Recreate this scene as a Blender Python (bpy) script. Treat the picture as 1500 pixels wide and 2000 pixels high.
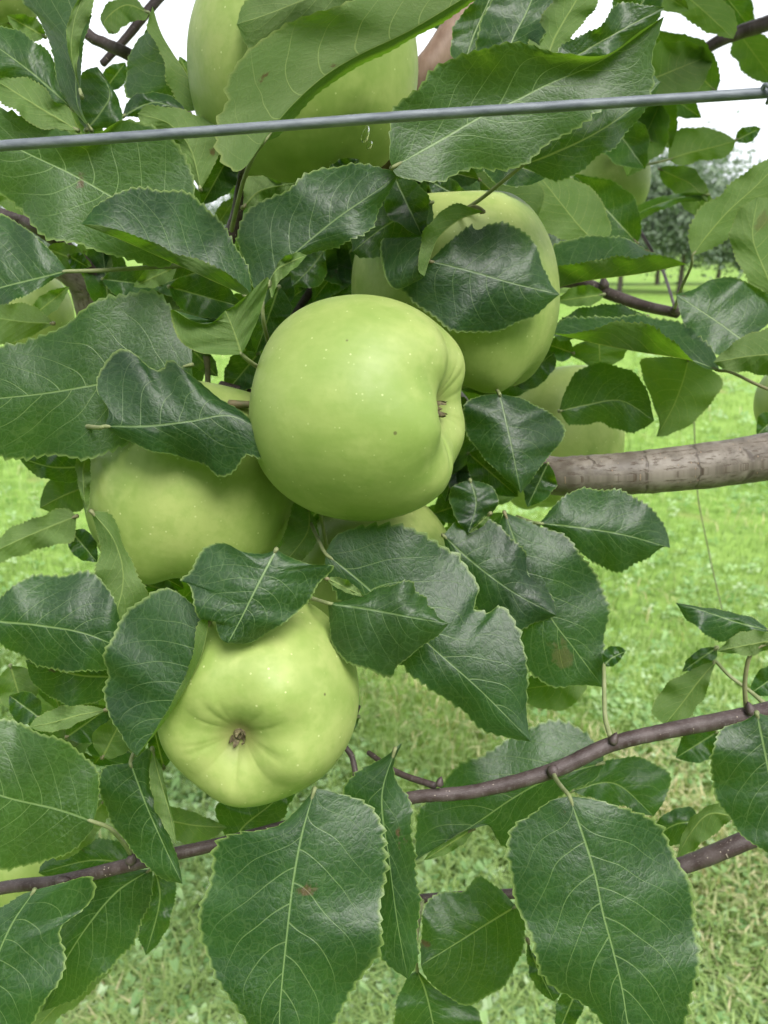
import bpy, math, random
import numpy as np
from mathutils import Vector, Matrix

for o in list(bpy.data.objects):
    bpy.data.objects.remove(o)
random.seed(7)
rng = np.random.default_rng(7)
scene = bpy.context.scene
C = scene.collection

# ------------------------------------------------------------------ camera
FPX = 1556.0                       # focal length in photo pixels (1500 x 2000)
PITCH = math.radians(18.2)
CAM = np.array([0.0, 0.0, 1.30])
cd = bpy.data.cameras.new('camera')
cam = bpy.data.objects.new('camera', cd)
C.objects.link(cam)
cam.location = CAM
cam.rotation_euler = (math.pi / 2 - PITCH, 0, 0)
cd.sensor_fit = 'VERTICAL'
cd.sensor_height = 36.0
cd.lens = 36.0 * FPX / 2000.0
cd.clip_start = 0.02
cd.clip_end = 2000
cd.dof.use_dof = True
cd.dof.focus_distance = 0.275
cd.dof.aperture_fstop = cd.lens / 1.35
scene.camera = cam
scene.render.resolution_x = 768
scene.render.resolution_y = 1024
CF = np.array([0, math.cos(PITCH), -math.sin(PITCH)])
CU = np.array([0, math.sin(PITCH), math.cos(PITCH)])
CR = np.array([1.0, 0, 0])

def P(x, y, d):
    """point seen at photo pixel x, y lying d centimetres in front of the lens"""
    x = np.asarray(x, float); y = np.asarray(y, float); d = np.asarray(d, float) / 100.0
    a = (x - 750) / FPX * d
    b = -(y - 1000) / FPX * d
    return CAM + a[..., None] * CR + b[..., None] * CU + d[..., None] * CF

# ------------------------------------------------------------------ world, sun, exposure
SUN_EL, SUN_AZ = math.radians(52), math.radians(157)     # azimuth from +Y towards +X
w = bpy.data.worlds.new('World')
scene.world = w
w.use_nodes = True
nt = w.node_tree
nt.nodes.clear()
sky = nt.nodes.new('ShaderNodeTexSky')
sky.sky_type = 'NISHITA'
sky.sun_disc = False
sky.sun_elevation = SUN_EL
sky.sun_rotation = SUN_AZ
sky.dust_density = 5.0
sky.air_density = 1.0
hs = nt.nodes.new('ShaderNodeHueSaturation')
hs.inputs['Saturation'].default_value = 0.15
mx = nt.nodes.new('ShaderNodeMix')
mx.data_type = 'RGBA'
mx.inputs['Factor'].default_value = 0.65
mx.inputs[7].default_value = (10.2, 10.7, 11.2, 1)          # even cloud cover
bg = nt.nodes.new('ShaderNodeBackground')
bg.inputs['Strength'].default_value = 0.055
wo = nt.nodes.new('ShaderNodeOutputWorld')
nt.links.new(sky.outputs[0], hs.inputs['Color'])
nt.links.new(hs.outputs[0], mx.inputs[6])
nt.links.new(mx.outputs[2], bg.inputs['Color'])
nt.links.new(bg.outputs[0], wo.inputs[0])
sd = bpy.data.lights.new('sun', 'SUN')
sd.energy = 1.5
sd.angle = math.radians(30)
sd.color = (1.0, 0.97, 0.92)
sun = bpy.data.objects.new('sun', sd)
C.objects.link(sun)
sdir = Vector((math.cos(SUN_EL) * math.sin(SUN_AZ), math.cos(SUN_EL) * math.cos(SUN_AZ), math.sin(SUN_EL)))
sun.rotation_euler = sdir.to_track_quat('Z', 'Y').to_euler()
sun.location = (0.5, -0.5, 4)
vs = scene.view_settings
vs.view_transform = 'Standard'
vs.look = 'None'
vs.gamma = 1
vs.use_curve_mapping = False
vs.exposure = 1.72
cy = scene.cycles
cy.max_bounces = 6
cy.diffuse_bounces = 3
cy.glossy_bounces = 2
cy.transmission_bounces = 4
cy.use_adaptive_sampling = True
cy.adaptive_threshold = 0.02

# ------------------------------------------------------------------ material helpers
class NT:
    def __init__(self, name):
        self.m = bpy.data.materials.new(name)
        self.m.use_nodes = True
        self.t = self.m.node_tree
        self.t.nodes.clear()
        self.out = self.n('OutputMaterial')
    def n(self, kind, **kw):
        nd = self.t.nodes.new('ShaderNode' + kind)
        for k, v in kw.items():
            setattr(nd, k, v)
        return nd
    def put(self, sock, v):
        if v is None:
            return
        if isinstance(v, bpy.types.NodeSocket):
            self.t.links.new(v, sock)
        elif isinstance(v, (tuple, list)):
            sock.default_value = tuple(v) + (1,) if len(v) == 3 and len(sock.default_value) == 4 else v
        else:
            sock.default_value = v
    def math(self, op, a, b=None, c=None, clamp=False):
        nd = self.n('Math', operation=op, use_clamp=clamp)
        for i, v in enumerate((a, b, c)):
            self.put(nd.inputs[i], v) if v is not None else None
        return nd.outputs[0]
    def mix(self, f, a, b, blend='MIX'):
        nd = self.n('Mix', data_type='RGBA', blend_type=blend)
        self.put(nd.inputs[0], f); self.put(nd.inputs[6], a); self.put(nd.inputs[7], b)
        return nd.outputs[2]
    def step(self, v, lo, hi):
        nd = self.n('MapRange', interpolation_type='SMOOTHSTEP')
        self.put(nd.inputs[0], v); self.put(nd.inputs[1], lo); self.put(nd.inputs[2], hi)
        nd.inputs[3].default_value = 0; nd.inputs[4].default_value = 1
        return nd.outputs[0]
    def noise(self, vec, scale, detail=3, rough=.55, dist=0):
        nd = self.n('TexNoise')
        self.put(nd.inputs['Vector'], vec) if vec is not None else None
        nd.inputs['Scale'].default_value = scale; nd.inputs['Detail'].default_value = detail
        nd.inputs['Roughness'].default_value = rough; nd.inputs['Distortion'].default_value = dist
        return nd
    def vor(self, vec, scale, feature='F1', rand=1.0):
        nd = self.n('TexVoronoi', feature=feature)
        self.put(nd.inputs['Vector'], vec)
        nd.inputs['Scale'].default_value = scale; nd.inputs['Randomness'].default_value = rand
        return nd
    def vmath(self, op, a, b=None):
        nd = self.n('VectorMath', operation=op)
        self.put(nd.inputs[0], a)
        if b is not None:
            self.put(nd.inputs[1], b)
        return nd.outputs[0]
    def bump(self, h, strength, dist):
        nd = self.n('Bump')
        nd.inputs['Strength'].default_value = strength; nd.inputs['Distance'].default_value = dist
        self.put(nd.inputs['Height'], h)
        return nd.outputs[0]
    def bsdf(self, color, rough=.5, normal=None, spec=.5, **kw):
        b = self.n('BsdfPrincipled')
        self.put(b.inputs['Base Color'], color); self.put(b.inputs['Roughness'], rough)
        self.put(b.inputs['Specular IOR Level'], spec)
        if normal is not None:
            self.put(b.inputs['Normal'], normal)
        for k, v in kw.items():
            self.put(b.inputs[k.replace('_', ' ')], v)
        return b.outputs[0]
    def done(self, sh):
        self.t.links.new(sh, self.out.inputs[0])
        return self.m

def mat_leaf():
    k = NT('apple_leaf')
    uv = k.n('UVMap', uv_map='UVMap').outputs[0]
    me = k.n('UVMap', uv_map='metric').outputs[0]
    oi = k.n('ObjectInfo')
    rnd = oi.outputs['Random']
    oc = k.n('SeparateColor'); k.put(oc.inputs[0], oi.outputs['Color'])
    bright, yellow, vein_k = oc.outputs[0], oc.outputs[1], oc.outputs[2]
    off = k.n('CombineXYZ'); k.put(off.inputs[2], k.math('MULTIPLY', rnd, 37.0))
    mer = k.vmath('ADD', me, off.outputs[0])
    wob = k.noise(mer, 0.45, 1)
    wv = k.math('SUBTRACT', wob.outputs['Fac'], 0.5)
    su = k.n('SeparateXYZ'); k.put(su.inputs[0], uv)
    sm = k.n('SeparateXYZ'); k.put(sm.inputs[0], me)
    u = su.outputs[0]
    v = k.math('MULTIPLY_ADD', su.outputs[1], 2.0, -1.0)
    a = k.math('ABSOLUTE', v)
    side = k.math('MULTIPLY', k.math('SIGN', v), 0.22)
    # lateral veins sweep forward from the midrib
    ph = k.math('SUBTRACT', u, k.math('MULTIPLY', k.math('POWER', a, 1.2), 0.33))
    ph = k.math('ADD', ph, k.math('MULTIPLY', wv, 0.07))
    ph = k.math('MULTIPLY_ADD', ph, 8.3, side)
    fr = k.math('ABSOLUTE', k.math('SUBTRACT', k.math('FRACT', ph), 0.5))
    wid = k.math('MULTIPLY_ADD', a, -0.022, 0.036)
    lat = k.math('SUBTRACT', 1.0, k.step(fr, k.math('MULTIPLY', wid, 0.25), wid))
    lat = k.math('MULTIPLY', lat, k.math('SUBTRACT', 1.0, k.math('MULTIPLY', k.math('POWER', a, 3.0), 0.85)))
    ab = k.math('ABSOLUTE', sm.outputs[1])
    mw = k.math('MULTIPLY_ADD', u, -0.042, 0.064)
    mid = k.math('SUBTRACT', 1.0, k.step(ab, k.math('MULTIPLY', mw, 0.35), mw))
    dm = k.noise(mer, 2.5, 1)
    dsc = k.n('VectorMath', operation='SCALE'); k.put(dsc.inputs[0], dm.outputs['Color']); dsc.inputs['Scale'].default_value = 0.18
    dv = k.vmath('ADD', mer, dsc.outputs[0])
    r1 = k.vor(dv, 2.3, 'DISTANCE_TO_EDGE').outputs['Distance']
    r2 = k.vor(dv, 6.5, 'DISTANCE_TO_EDGE').outputs['Distance']
    ret1 = k.math('SUBTRACT', 1.0, k.step(r1, 0.008, 0.055))
    ret2 = k.math('SUBTRACT', 1.0, k.step(r2, 0.01, 0.10))
    vein = k.math('MAXIMUM', mid, k.math('MULTIPLY', lat, 0.72))
    vein = k.math('MAXIMUM', vein, k.math('MULTIPLY', ret1, 0.17))
    vein = k.math('MAXIMUM', vein, k.math('MULTIPLY', ret2, 0.09))
    edge = k.step(a, 0.955, 1.0)
    blot = k.noise(mer, 0.55, 2, .6)
    fine = k.noise(mer, 9.0, 2, .6)
    # upper face
    t1 = k.mix(k.step(blot.outputs['Fac'], .3, .7), (0.0065, 0.025, 0.010), (0.017, 0.050, 0.014))
    t1 = k.mix(yellow, t1, (0.075, 0.155, 0.022))
    t1 = k.mix(1.0, t1, k.mix(k.step(fine.outputs['Fac'], .3, .75), (.82, .82, .82), (1.18, 1.18, 1.18)), 'MULTIPLY')
    top = k.mix(k.math('MULTIPLY', vein, k.math('MULTIPLY', vein_k, 0.62)), t1, (0.19, 0.29, 0.12))
    top = k.mix(k.math('MULTIPLY', edge, 0.7), top, (0.22, 0.30, 0.09))
    # downy lower face
    b1 = k.mix(k.step(blot.outputs['Fac'], .3, .7), (0.095, 0.15, 0.048), (0.14, 0.195, 0.075))
    b1 = k.mix(k.math('MULTIPLY', ret2, .35), b1, (0.07, 0.12, 0.03))
    bot = k.mix(k.math('MULTIPLY', k.math('MAXIMUM', mid, lat), 0.7), b1, (0.21, 0.28, 0.10))
    bot = k.mix(k.math('MULTIPLY', edge, 0.5), bot, (0.27, 0.30, 0.10))
    geo = k.n('NewGeometry')
    col = k.mix(geo.outputs['Backfacing'], top, bot)
    # scorch and scab spots
    sp = k.noise(mer, 0.62, 2, .6)
    sp2 = k.math('ADD', sp.outputs['Fac'], k.math('MULTIPLY', k.math('SUBTRACT', fine.outputs['Fac'], .5), .10))
    spot = k.math('MULTIPLY', k.step(sp2, 0.735, 0.78), 0.75)
    sx = k.math('DIVIDE', k.math('SUBTRACT', u, 0.74), 0.085)
    sy = k.math('DIVIDE', k.math('SUBTRACT', v, 0.30), 0.26)
    sr = k.math('ADD', k.math('ADD', k.math('MULTIPLY', sx, sx), k.math('MULTIPLY', sy, sy)), k.math('MULTIPLY', k.math('SUBTRACT', k.noise(mer, 1.8, 3, .65).outputs['Fac'], .5), 5.0))
    sco = k.math('MULTIPLY', k.math('SUBTRACT', 1.0, k.step(sr, 0.3, 1.1)), k.math('SUBTRACT', 1.0, oi.outputs['Alpha']))
    col = k.mix(k.math('MULTIPLY', sco, .6), col, (0.105, 0.075, 0.04))
    col = k.mix(spot, col, (0.10, 0.055, 0.022))
    # pale spray residue on parts of the leaf
    dust = k.math('MULTIPLY', k.step(k.noise(mer, 0.4, 2).outputs['Fac'], .52, .75), k.step(fine.outputs['Fac'], .45, .7))
    col = k.mix(k.math('MULTIPLY', dust, k.math('MULTIPLY', k.math('SUBTRACT', 1.0, geo.outputs['Backfacing']), 0.09)), col, (0.42, 0.46, 0.42))
    br = k.n('CombineColor')
    for i in range(3):
        k.put(br.inputs[i], bright)
    col = k.mix(1.0, col, br.outputs[0], 'MULTIPLY')
    h = k.math('ADD', k.math('MULTIPLY', vein, -1.5), k.math('MULTIPLY', fine.outputs['Fac'], 0.18))
    h = k.math('ADD', h, k.math('MULTIPLY', k.step(r2, 0, .35), 0.2))
    h = k.math('ADD', h, k.math('MULTIPLY', k.step(r1, 0, .4), 0.5))
    nrm = k.bump(h, 0.22, 0.00055)
    rough = k.math('MULTIPLY_ADD', fine.outputs['Fac'], 0.2, 0.34)
    rough = k.math('ADD', rough, k.math('MULTIPLY', geo.outputs['Backfacing'], 0.3))
    spec = k.math('MULTIPLY_ADD', geo.outputs['Backfacing'], -0.35, 0.5)
    p = k.bsdf(col, rough, nrm, spec)
    tr = k.n('BsdfTranslucent')
    tc = k.mix(k.math('MULTIPLY', vein, 0.75), (0.18, 0.42, 0.010), (0.66, 0.76, 0.09))
    tc = k.mix(yellow, tc, (0.30, 0.46, 0.04))
    tc = k.mix(spot, tc, (0.06, 0.03, 0.01))
    k.put(tr.inputs[0], tc); k.put(tr.inputs['Normal'], nrm)
    ms = k.n('MixShader'); ms.inputs[0].default_value = 0.31
    k.put(ms.inputs[1], p); k.put(ms.inputs[2], tr.outputs[0])
    return k.done(ms.outputs[0])

def mat_apple():
    k = NT('green_apple_skin')
    tc = k.n('TexCoord').outputs['Object']
    oi = k.n('ObjectInfo')
    off = k.n('CombineXYZ'); k.put(off.inputs[0], k.math('MULTIPLY', oi.outputs['Random'], 9.0))
    p = k.vmath('ADD', tc, off.outputs[0])
    uv = k.n('UVMap', uv_map='UVMap').outputs[0]
    st = k.vmath('MULTIPLY', p, (130.0, 130.0, 28.0))
    n1 = k.noise(p, 26, 4, .6)
    n2 = k.noise(st, 1.0, 3, .6)
    n3 = k.noise(p, 160, 3, .6)
    su = k.n('SeparateXYZ'); k.put(su.inputs[0], uv)
    v = su.outputs[1]                                   # 0 stem .. 1 calyx
    c = k.mix(k.step(n1.outputs['Fac'], .32, .68), (0.205, 0.292, 0.066), (0.325, 0.385, 0.122))
    c = k.mix(k.math('MULTIPLY', k.step(n2.outputs['Fac'],   .42, .75), .22), c, (0.40, 0.47, 0.16))
    c = k.mix(k.math('MULTIPLY', k.step(n3.outputs['Fac'], .42, .7), .4), c, (0.19, 0.29, 0.055))
    # pale lenticels
    vo = k.vor(p, 310, 'F1')
    dot = k.math('SUBTRACT', 1.0, k.step(vo.outputs['Distance'], 0.07, 0.15))
    sel = k.n('SeparateColor'); k.put(sel.inputs[0], vo.outputs['Color'])
    dot = k.math('MULTIPLY', dot, k.step(sel.outputs[0], .15, .9))
    c = k.mix(k.math('MULTIPLY', dot, .6), c, (0.66, 0.70, 0.36))
    n4 = k.noise(p, 75, 3, .65)
    c = k.mix(k.math('MULTIPLY', k.step(n4.outputs['Fac'], .5, .72), .5), c, (0.36, 0.415, 0.14))
    c = k.mix(k.math('MULTIPLY', k.step(k.noise(p, 9, 2).outputs['Fac'], .45, .65), .45), c, (0.215, 0.30, 0.07))
    # a few brown specks
    vo2 = k.vor(p, 70, 'F1')
    s2 = k.n('SeparateColor'); k.put(s2.inputs[0], vo2.outputs['Color'])
    speck = k.math('MULTIPLY', k.math('SUBTRACT', 1.0, k.step(vo2.outputs['Distance'], 0.03, 0.06)), k.step(s2.outputs[1], .86, .88))
    c = k.mix(k.math('MULTIPLY', speck, .8), c, (0.07, 0.05, 0.02))
    # russet in the two hollows
    rus = k.math('MULTIPLY', k.step(v, 0.90, 0.99), .8)
    rus2 = k.math('MULTIPLY', k.math('SUBTRACT', 1.0, k.step(v, 0.0, 0.12)), .5)
    c = k.mix(rus, c, (0.16, 0.17, 0.05))
    c = k.mix(rus2, c, (0.22, 0.20, 0.07))
    h = k.math('ADD', k.math('MULTIPLY', n3.outputs['Fac'], .5), k.math('MULTIPLY', n1.outputs['Fac'], 1.2))
    nrm = k.bump(h, 0.25, 0.0012)
    rough = k.math('MULTIPLY_ADD', n3.outputs['Fac'], 0.2, 0.42)
    sh = k.bsdf(c, rough, nrm, .38)
    return k.done(sh)

def mat_simple(name, c1, c2, scale, rough=.6, bump=.3, dist=.0006, spec=.4, metallic=0.0, stretch=(1, 1, 1)):
    k = NT(name)
    tc = k.n('TexCoord').outputs['Object']
    p = k.vmath('MULTIPLY', tc, stretch)
    n = k.noise(p, scale, 5, .6)
    f = k.step(n.outputs['Fac'], .3, .7)
    c = k.mix(f, c1, c2)
    nrm = k.bump(n.outputs['Fac'], bump, dist)
    rg = k.math('MULTIPLY_ADD', n.outputs['Fac'], .2, rough - .1)
    return k.done(k.bsdf(c, rg, nrm, spec, Metallic=metallic))

def mat_bark():
    k = NT('grey_bark')
    uv = k.n('UVMap', uv_map='UVMap').outputs[0]        # x along (cm), y around (cm)
    n1 = k.noise(uv, 0.7, 5, .65)
    n2 = k.noise(k.vmath('MULTIPLY', uv, (1.2, 5.0, 1)), 1.6, 4, .6)
    su = k.n('SeparateXYZ'); k.put(su.inputs[0], uv)
    wob = k.noise(k.vmath('MULTIPLY', uv, (.4, .8, 1)), 1.0, 2)
    s = k.math('ADD', su.outputs[0], k.math('MULTIPLY', wob.outputs['Fac'], 1.6))
    c = k.mix(k.step(n1.outputs['Fac'], .35, .65), (0.092, 0.075, 0.060), (0.20, 0.172, 0.145))
    c = k.mix(k.math('MULTIPLY', k.step(n2.outputs['Fac'], .53, .63), .8), c, (0.062, 0.04, 0.027))
    # ring scars
    ring = k.math('ABSOLUTE', k.math('SUBTRACT', k.math('FRACT', k.math('MULTIPLY', s, 0.41)), .5))
    ringm = k.math('SUBTRACT', 1.0, k.step(ring, 0.012, 0.05))
    ringm = k.math('MULTIPLY', ringm, k.step(k.noise(uv, 1.5, 2).outputs['Fac'], .38, .55))
    c = k.mix(k.math('MULTIPLY', ringm, .8), c, (0.045, 0.032, 0.024))
    # lenticels
    vo = k.vor(k.vmath('MULTIPLY', uv, (1.6, 1.0, 1)), 2.2)
    ln = k.math('SUBTRACT', 1.0, k.step(vo.outputs['Distance'], .07, .12))
    c = k.mix(k.math('MULTIPLY', ln, .6), c, (0.30, 0.20, 0.13))
    h = k.math('SUBTRACT', k.math('ADD', n1.outputs['Fac'], k.math('MULTIPLY', ln, .5)), k.math('ADD', ringm, k.math('MULTIPLY', k.step(n2.outputs['Fac'], .56, .66), .5)))
    return k.done(k.bsdf(c, .55, k.bump(h, .4, .0008), .45))

def mat_twig():
    k = NT('purple_brown_twig')
    uv = k.n('UVMap', uv_map='UVMap').outputs[0]
    n1 = k.noise(uv, 0.9, 4, .6)
    n2 = k.noise(k.vmath('MULTIPLY', uv, (1, 3, 1)), 7, 3, .6)
    c = k.mix(k.step(n1.outputs['Fac'], .35, .68), (0.036, 0.021, 0.020), (0.082, 0.060, 0.060))
    c = k.mix(k.math('MULTIPLY', k.step(n2.outputs['Fac'], .5, .75), .35), c, (0.20, 0.18, 0.18))
    vo = k.vor(uv, 3.6)
    ln = k.math('SUBTRACT', 1.0, k.step(vo.outputs['Distance'], .07, .12))
    c = k.mix(k.math('MULTIPLY', ln, .75), c, (0.40, 0.34, 0.28))
    h = k.math('ADD', n2.outputs['Fac'], ln)
    return k.done(k.bsdf(c, .55, k.bump(h, .4, .0004), .4))

def mat_petiole():
    k = NT('downy_petiole')
    uv = k.n('UVMap', uv_map='UVMap').outputs[0]
    n1 = k.noise(uv, 1.3, 4, .6)
    oi = k.n('ObjectInfo')
    c = k.mix(k.step(n1.outputs['Fac'], .35, .65), (0.17, 0.20, 0.085), (0.24, 0.255, 0.135))
    c = k.mix(k.math('MULTIPLY', k.step(oi.outputs['Random'], .5, 1.0), .4), c, (0.20, 0.12, 0.09))
    return k.done(k.bsdf(c, .65, k.bump(n1.outputs['Fac'], .3, .0004), .3))

def mat_grass(name, colors, transl=.35):
    k = NT(name)
    at = k.n('Attribute', attribute_name='tone')
    sc = k.n('SeparateColor'); k.put(sc.inputs[0], at.outputs['Color'])
    c = k.mix(sc.outputs[0], colors[0], colors[1])
    c = k.mix(k.step(sc.outputs[1], .5, .9), c, colors[2])
    p = k.bsdf(c, .5, None, .35)
    tr = k.n('BsdfTranslucent'); k.put(tr.inputs[0], k.mix(1.0, c, (1.5, 1.6, .8), 'MULTIPLY'))
    ms = k.n('MixShader'); ms.inputs[0].default_value = transl
    k.put(ms.inputs[1], p); k.put(ms.inputs[2], tr.outputs[0])
    return k.done(ms.outputs[0])

def mat_ground():
    k = NT('orchard_ground')
    tc = k.n('TexCoord').outputs['Object']
    n1 = k.noise(tc, 0.35, 4, .6); n2 = k.noise(tc, 9, 5, .65); n3 = k.noise(tc, 60, 4, .6)
    c = k.mix(k.step(n2.outputs['Fac'], .35, .68), (0.13, 0.23, 0.04), (0.23, 0.36, 0.08))
    c = k.mix(k.math('MULTIPLY', k.step(n1.outputs['Fac'], .45, .7), .5), c, (0.27, 0.38, 0.10))
    c = k.mix(k.math('MULTIPLY', k.step(n3.outputs['Fac'], .5, .75), .5), c, (0.09, 0.15, 0.03))
    c = k.mix(k.math('MULTIPLY', k.step(k.noise(tc, 1.6, 3).outputs['Fac'], .58, .72), .6), c, (0.26, 0.22, 0.10))
    return k.done(k.bsdf(c, .9, k.bump(n3.outputs['Fac'], .6, .02), .1))

def mat_foliage_far(name='orchard_foliage', c1=(0.13, 0.18, 0.13), c2=(0.27, 0.33, 0.24)):
    k = NT(name)
    geo = k.n('NewGeometry')
    r = geo.outputs['Random Per Island']
    c = k.mix(r, c1, c2)
    p = k.bsdf(c, .6, None, .3)
    tr = k.n('BsdfTranslucent'); k.put(tr.inputs[0], (0.10, 0.2, 0.05, 1))
    ms = k.n('MixShader'); ms.inputs[0].default_value = .3
    k.put(ms.inputs[1], p); k.put(ms.inputs[2], tr.outputs[0])
    return k.done(ms.outputs[0])

def mat_drop():
    k = NT('water_drop')
    return k.done(k.bsdf((1, 1, 1, 1), .02, None, .5, Transmission_Weight=1.0, IOR=1.33))

M_LEAF, M_APPLE, M_BARK, M_TWIG, M_PET = mat_leaf(), mat_apple(), mat_bark(), mat_twig(), mat_petiole()
M_CALYX = mat_simple('dry_calyx', (0.05, 0.035, 0.02), (0.17, 0.15, 0.07), 900, .8)
M_STALK = mat_simple('apple_stalk', (0.10, 0.11, 0.04), (0.17, 0.13, 0.07), 300, .6)
M_WIRE = mat_simple('galvanised_wire', (0.10, 0.115, 0.135), (0.19, 0.21, 0.235), 420, .6, .35, .0004, .4, .25, (.25, 1, 1))
M_PINK = mat_simple('young_smooth_bark', (0.17, 0.105, 0.078), (0.28, 0.19, 0.145), 120, .6, .5, .0008, .35, 0, (1, 1, .3))
M_TRUNK = mat_simple('far_trunk', (0.06, 0.05, 0.04), (0.13, 0.11, 0.09), 12, .9)
M_DRY = mat_simple('withered_brown', (0.04, 0.028, 0.018), (0.13, 0.085, 0.045), 300, .85)
M_DROP = mat_drop()
M_GROUND, M_FAR = mat_ground(), mat_foliage_far()  # distant foliage has haze painted in as paler, greyer greens
M_SHADE_CROWN = mat_foliage_far('shade_crown_foliage', (0.02, 0.06, 0.022), (0.045, 0.105, 0.035))
M_GRASS = mat_grass('grass_blades', ((0.14, 0.225, 0.055), (0.32, 0.43, 0.15), (0.55, 0.49, 0.30)))
M_CLOVER = mat_grass('clover_leaves', ((0.12, 0.25, 0.07), (0.34, 0.49, 0.22), (0.50, 0.60, 0.40)))

# ------------------------------------------------------------------ mesh helpers
def mesh_obj(name, verts, faces, mat, parent=None, loc=(0, 0, 0), smooth=True, uvs=None):
    me = bpy.data.meshes.new(name)
    verts = np.asarray(verts, np.float32); faces = np.asarray(faces, np.int32)
    nf, k = faces.shape
    me.vertices.add(len(verts)); me.vertices.foreach_set('co', verts.ravel())
    me.loops.add(nf * k); me.loops.foreach_set('vertex_index', faces.ravel())
    me.polygons.add(nf)
    me.polygons.foreach_set('loop_start', np.arange(nf, dtype=np.int32) * k)
    me.polygons.foreach_set('loop_total', np.full(nf, k, np.int32))
    me.polygons.foreach_set('use_smooth', np.full(nf, smooth, bool))
    for nm, a in (uvs or {}).items():
        l = me.uv_layers.new(name=nm)
        l.data.foreach_set('uv', np.asarray(a, np.float32)[faces.ravel()].ravel())
    me.update(calc_edges=True)
    me.materials.append(mat)
    o = bpy.data.objects.new(name, me)
    o.location = loc
    C.objects.link(o)
    if parent is not None:
        o.parent = parent
    return o

def empty(name, loc, label, cat, group=None):
    o = bpy.data.objects.new(name, None)
    o.empty_display_size = .05
    o.location = loc
    C.objects.link(o)
    o['label'] = label; o['category'] = cat
    if group:
        o['group'] = group
    return o

def catmull(pts, n):
    """n points evenly spaced along a smooth curve through pts (k, dim)"""
    p = np.asarray(pts, float)
    if len(p) == 2:
        t = np.linspace(0, 1, n)[:, None]
        return p[0] * (1 - t) + p[1] * t
    q = np.vstack([2 * p[0] - p[1], p, 2 * p[-1] - p[-2]])
    seg = []
    t = np.linspace(0, 1, 12, endpoint=False)[:, None]
    for i in range(len(p) - 1):
        a, b, c, d = q[i], q[i + 1], q[i + 2], q[i + 3]
        seg.append(.5 * (2 * b + (c - a) * t + (2 * a - 5 * b + 4 * c - d) * t ** 2 + (3 * b - a - 3 * c + d) * t ** 3))
    s = np.vstack(seg + [p[-1:]])
    L = np.r_[0, np.cumsum(np.linalg.norm(np.diff(s[:, :2], axis=0), axis=1) + 1e-9)]
    x = np.linspace(0, L[-1], n)
    return np.stack([np.interp(x, L, s[:, i]) for i in range(s.shape[1])], 1)

def tube(pts, radii, sides=10, n=None, rough=0.0):
    """verts, quads, uv of a tapered closed tube; pts (k,3) metres"""
    pts = np.asarray(pts, float)
    k = len(pts)
    n = n or max(8, 6 * (k - 1))
    q = np.vstack([2 * pts[0] - pts[1], pts, 2 * pts[-1] - pts[-2]])
    s = []; rr = []
    rad = np.interp(np.linspace(0, 1, k), np.linspace(0, 1, len(radii)), radii)
    for g in np.linspace(0, k - 1, n):
        i = min(int(g), k - 2); t = g - i
        a, b, c, d = q[i], q[i + 1], q[i + 2], q[i + 3]
        s.append(.5 * (2 * b + (c - a) * t + (2 * a - 5 * b + 4 * c - d) * t ** 2 + (3 * b - a - 3 * c + d) * t ** 3))
        rr.append(rad[i] * (1 - t) + rad[i + 1] * t)
    s = np.array(s); rr = np.array(rr)
    T = np.gradient(s, axis=0); T /= np.linalg.norm(T, axis=1)[:, None] + 1e-12
    # rounded ends
    s = np.vstack([s[0] - T[0] * rr[0] * .45, s[0] - T[0] * rr[0] * .25, s, s[-1] + T[-1] * rr[-1] * .25, s[-1] + T[-1] * rr[-1] * .45])
    rj = rr * (1 + rough * rng.normal(size=n))
    rr = np.r_[rr[0] * .05, rr[0] * .7, rj, rr[-1] * .7, rr[-1] * .05]
    T = np.vstack([T[0], T[0], T, T[-1], T[-1]])
    n += 4
    up = np.array([0.0, 0.2, 1.0]) if abs(T[n // 2, 2]) < .9 else np.array([1.0, 0.2, 0])
    X = np.cross(T, up); X /= np.linalg.norm(X, axis=1)[:, None] + 1e-12
    Y = np.cross(T, X)
    ang = np.linspace(0, 2 * math.pi, sides, endpoint=False)
    r = rr[:, None] * (1 + rough * .6 * rng.normal(size=(n, sides)))
    V = s[:, None] + (np.cos(ang)[None, :, None] * X[:, None] + np.sin(ang)[None, :, None] * Y[:, None]) * r[..., None]
    L = np.r_[0, np.cumsum(np.linalg.norm(np.diff(s, axis=0), axis=1))] * 100
    uv = np.stack([np.repeat(L, sides), np.tile(np.abs(np.linspace(-1, 1, sides)), n) * rad.mean() * 314], 1)
    i = np.arange(n - 1)[:, None] * sides; j = np.arange(sides)[None, :]; j2 = (j + 1) % sides
    F = np.stack([i + j, i + j2, i + j2 + sides, i + j + sides], -1).reshape(-1, 4)
    return V.reshape(-1, 3), F, uv

def tube_obj(name, pts, radii, mat, parent=None, porigin=(0, 0, 0), **kw):
    """a tube whose origin is its first point; porigin is where the parent stands in the world"""
    V, F, uv = tube(pts, radii, **kw)
    base = np.asarray(pts[0], float)
    return mesh_obj(name, V - base, F, mat, parent, loc=base - np.asarray(porigin, float), uvs={'UVMap': uv})

# ------------------------------------------------------------------ ground and lawn
gv = []
GX = np.r_[-900, -200, -60, np.linspace(-20, 20, 41), 60, 200, 900]
GY = np.r_[-300, -40, np.linspace(-4, 36, 41), 80, 250, 1500]
gx, gy = np.meshgrid(GX, GY)
gz = 0.03 * np.sin(gx * .9 + 1) * np.cos(gy * .7) * (np.abs(gx) < 30) * (gy < 40)
nx, ny = len(GX), len(GY)
gi = np.arange(ny - 1)[:, None] * nx + np.arange(nx - 1)[None]
ground = mesh_obj('ground', np.stack([gx, gy, gz], -1).reshape(-1, 3),
                  np.stack([gi, gi + 1, gi + nx + 1, gi + nx], -1).reshape(-1, 4), M_GROUND)
ground['kind'] = 'structure'

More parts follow.
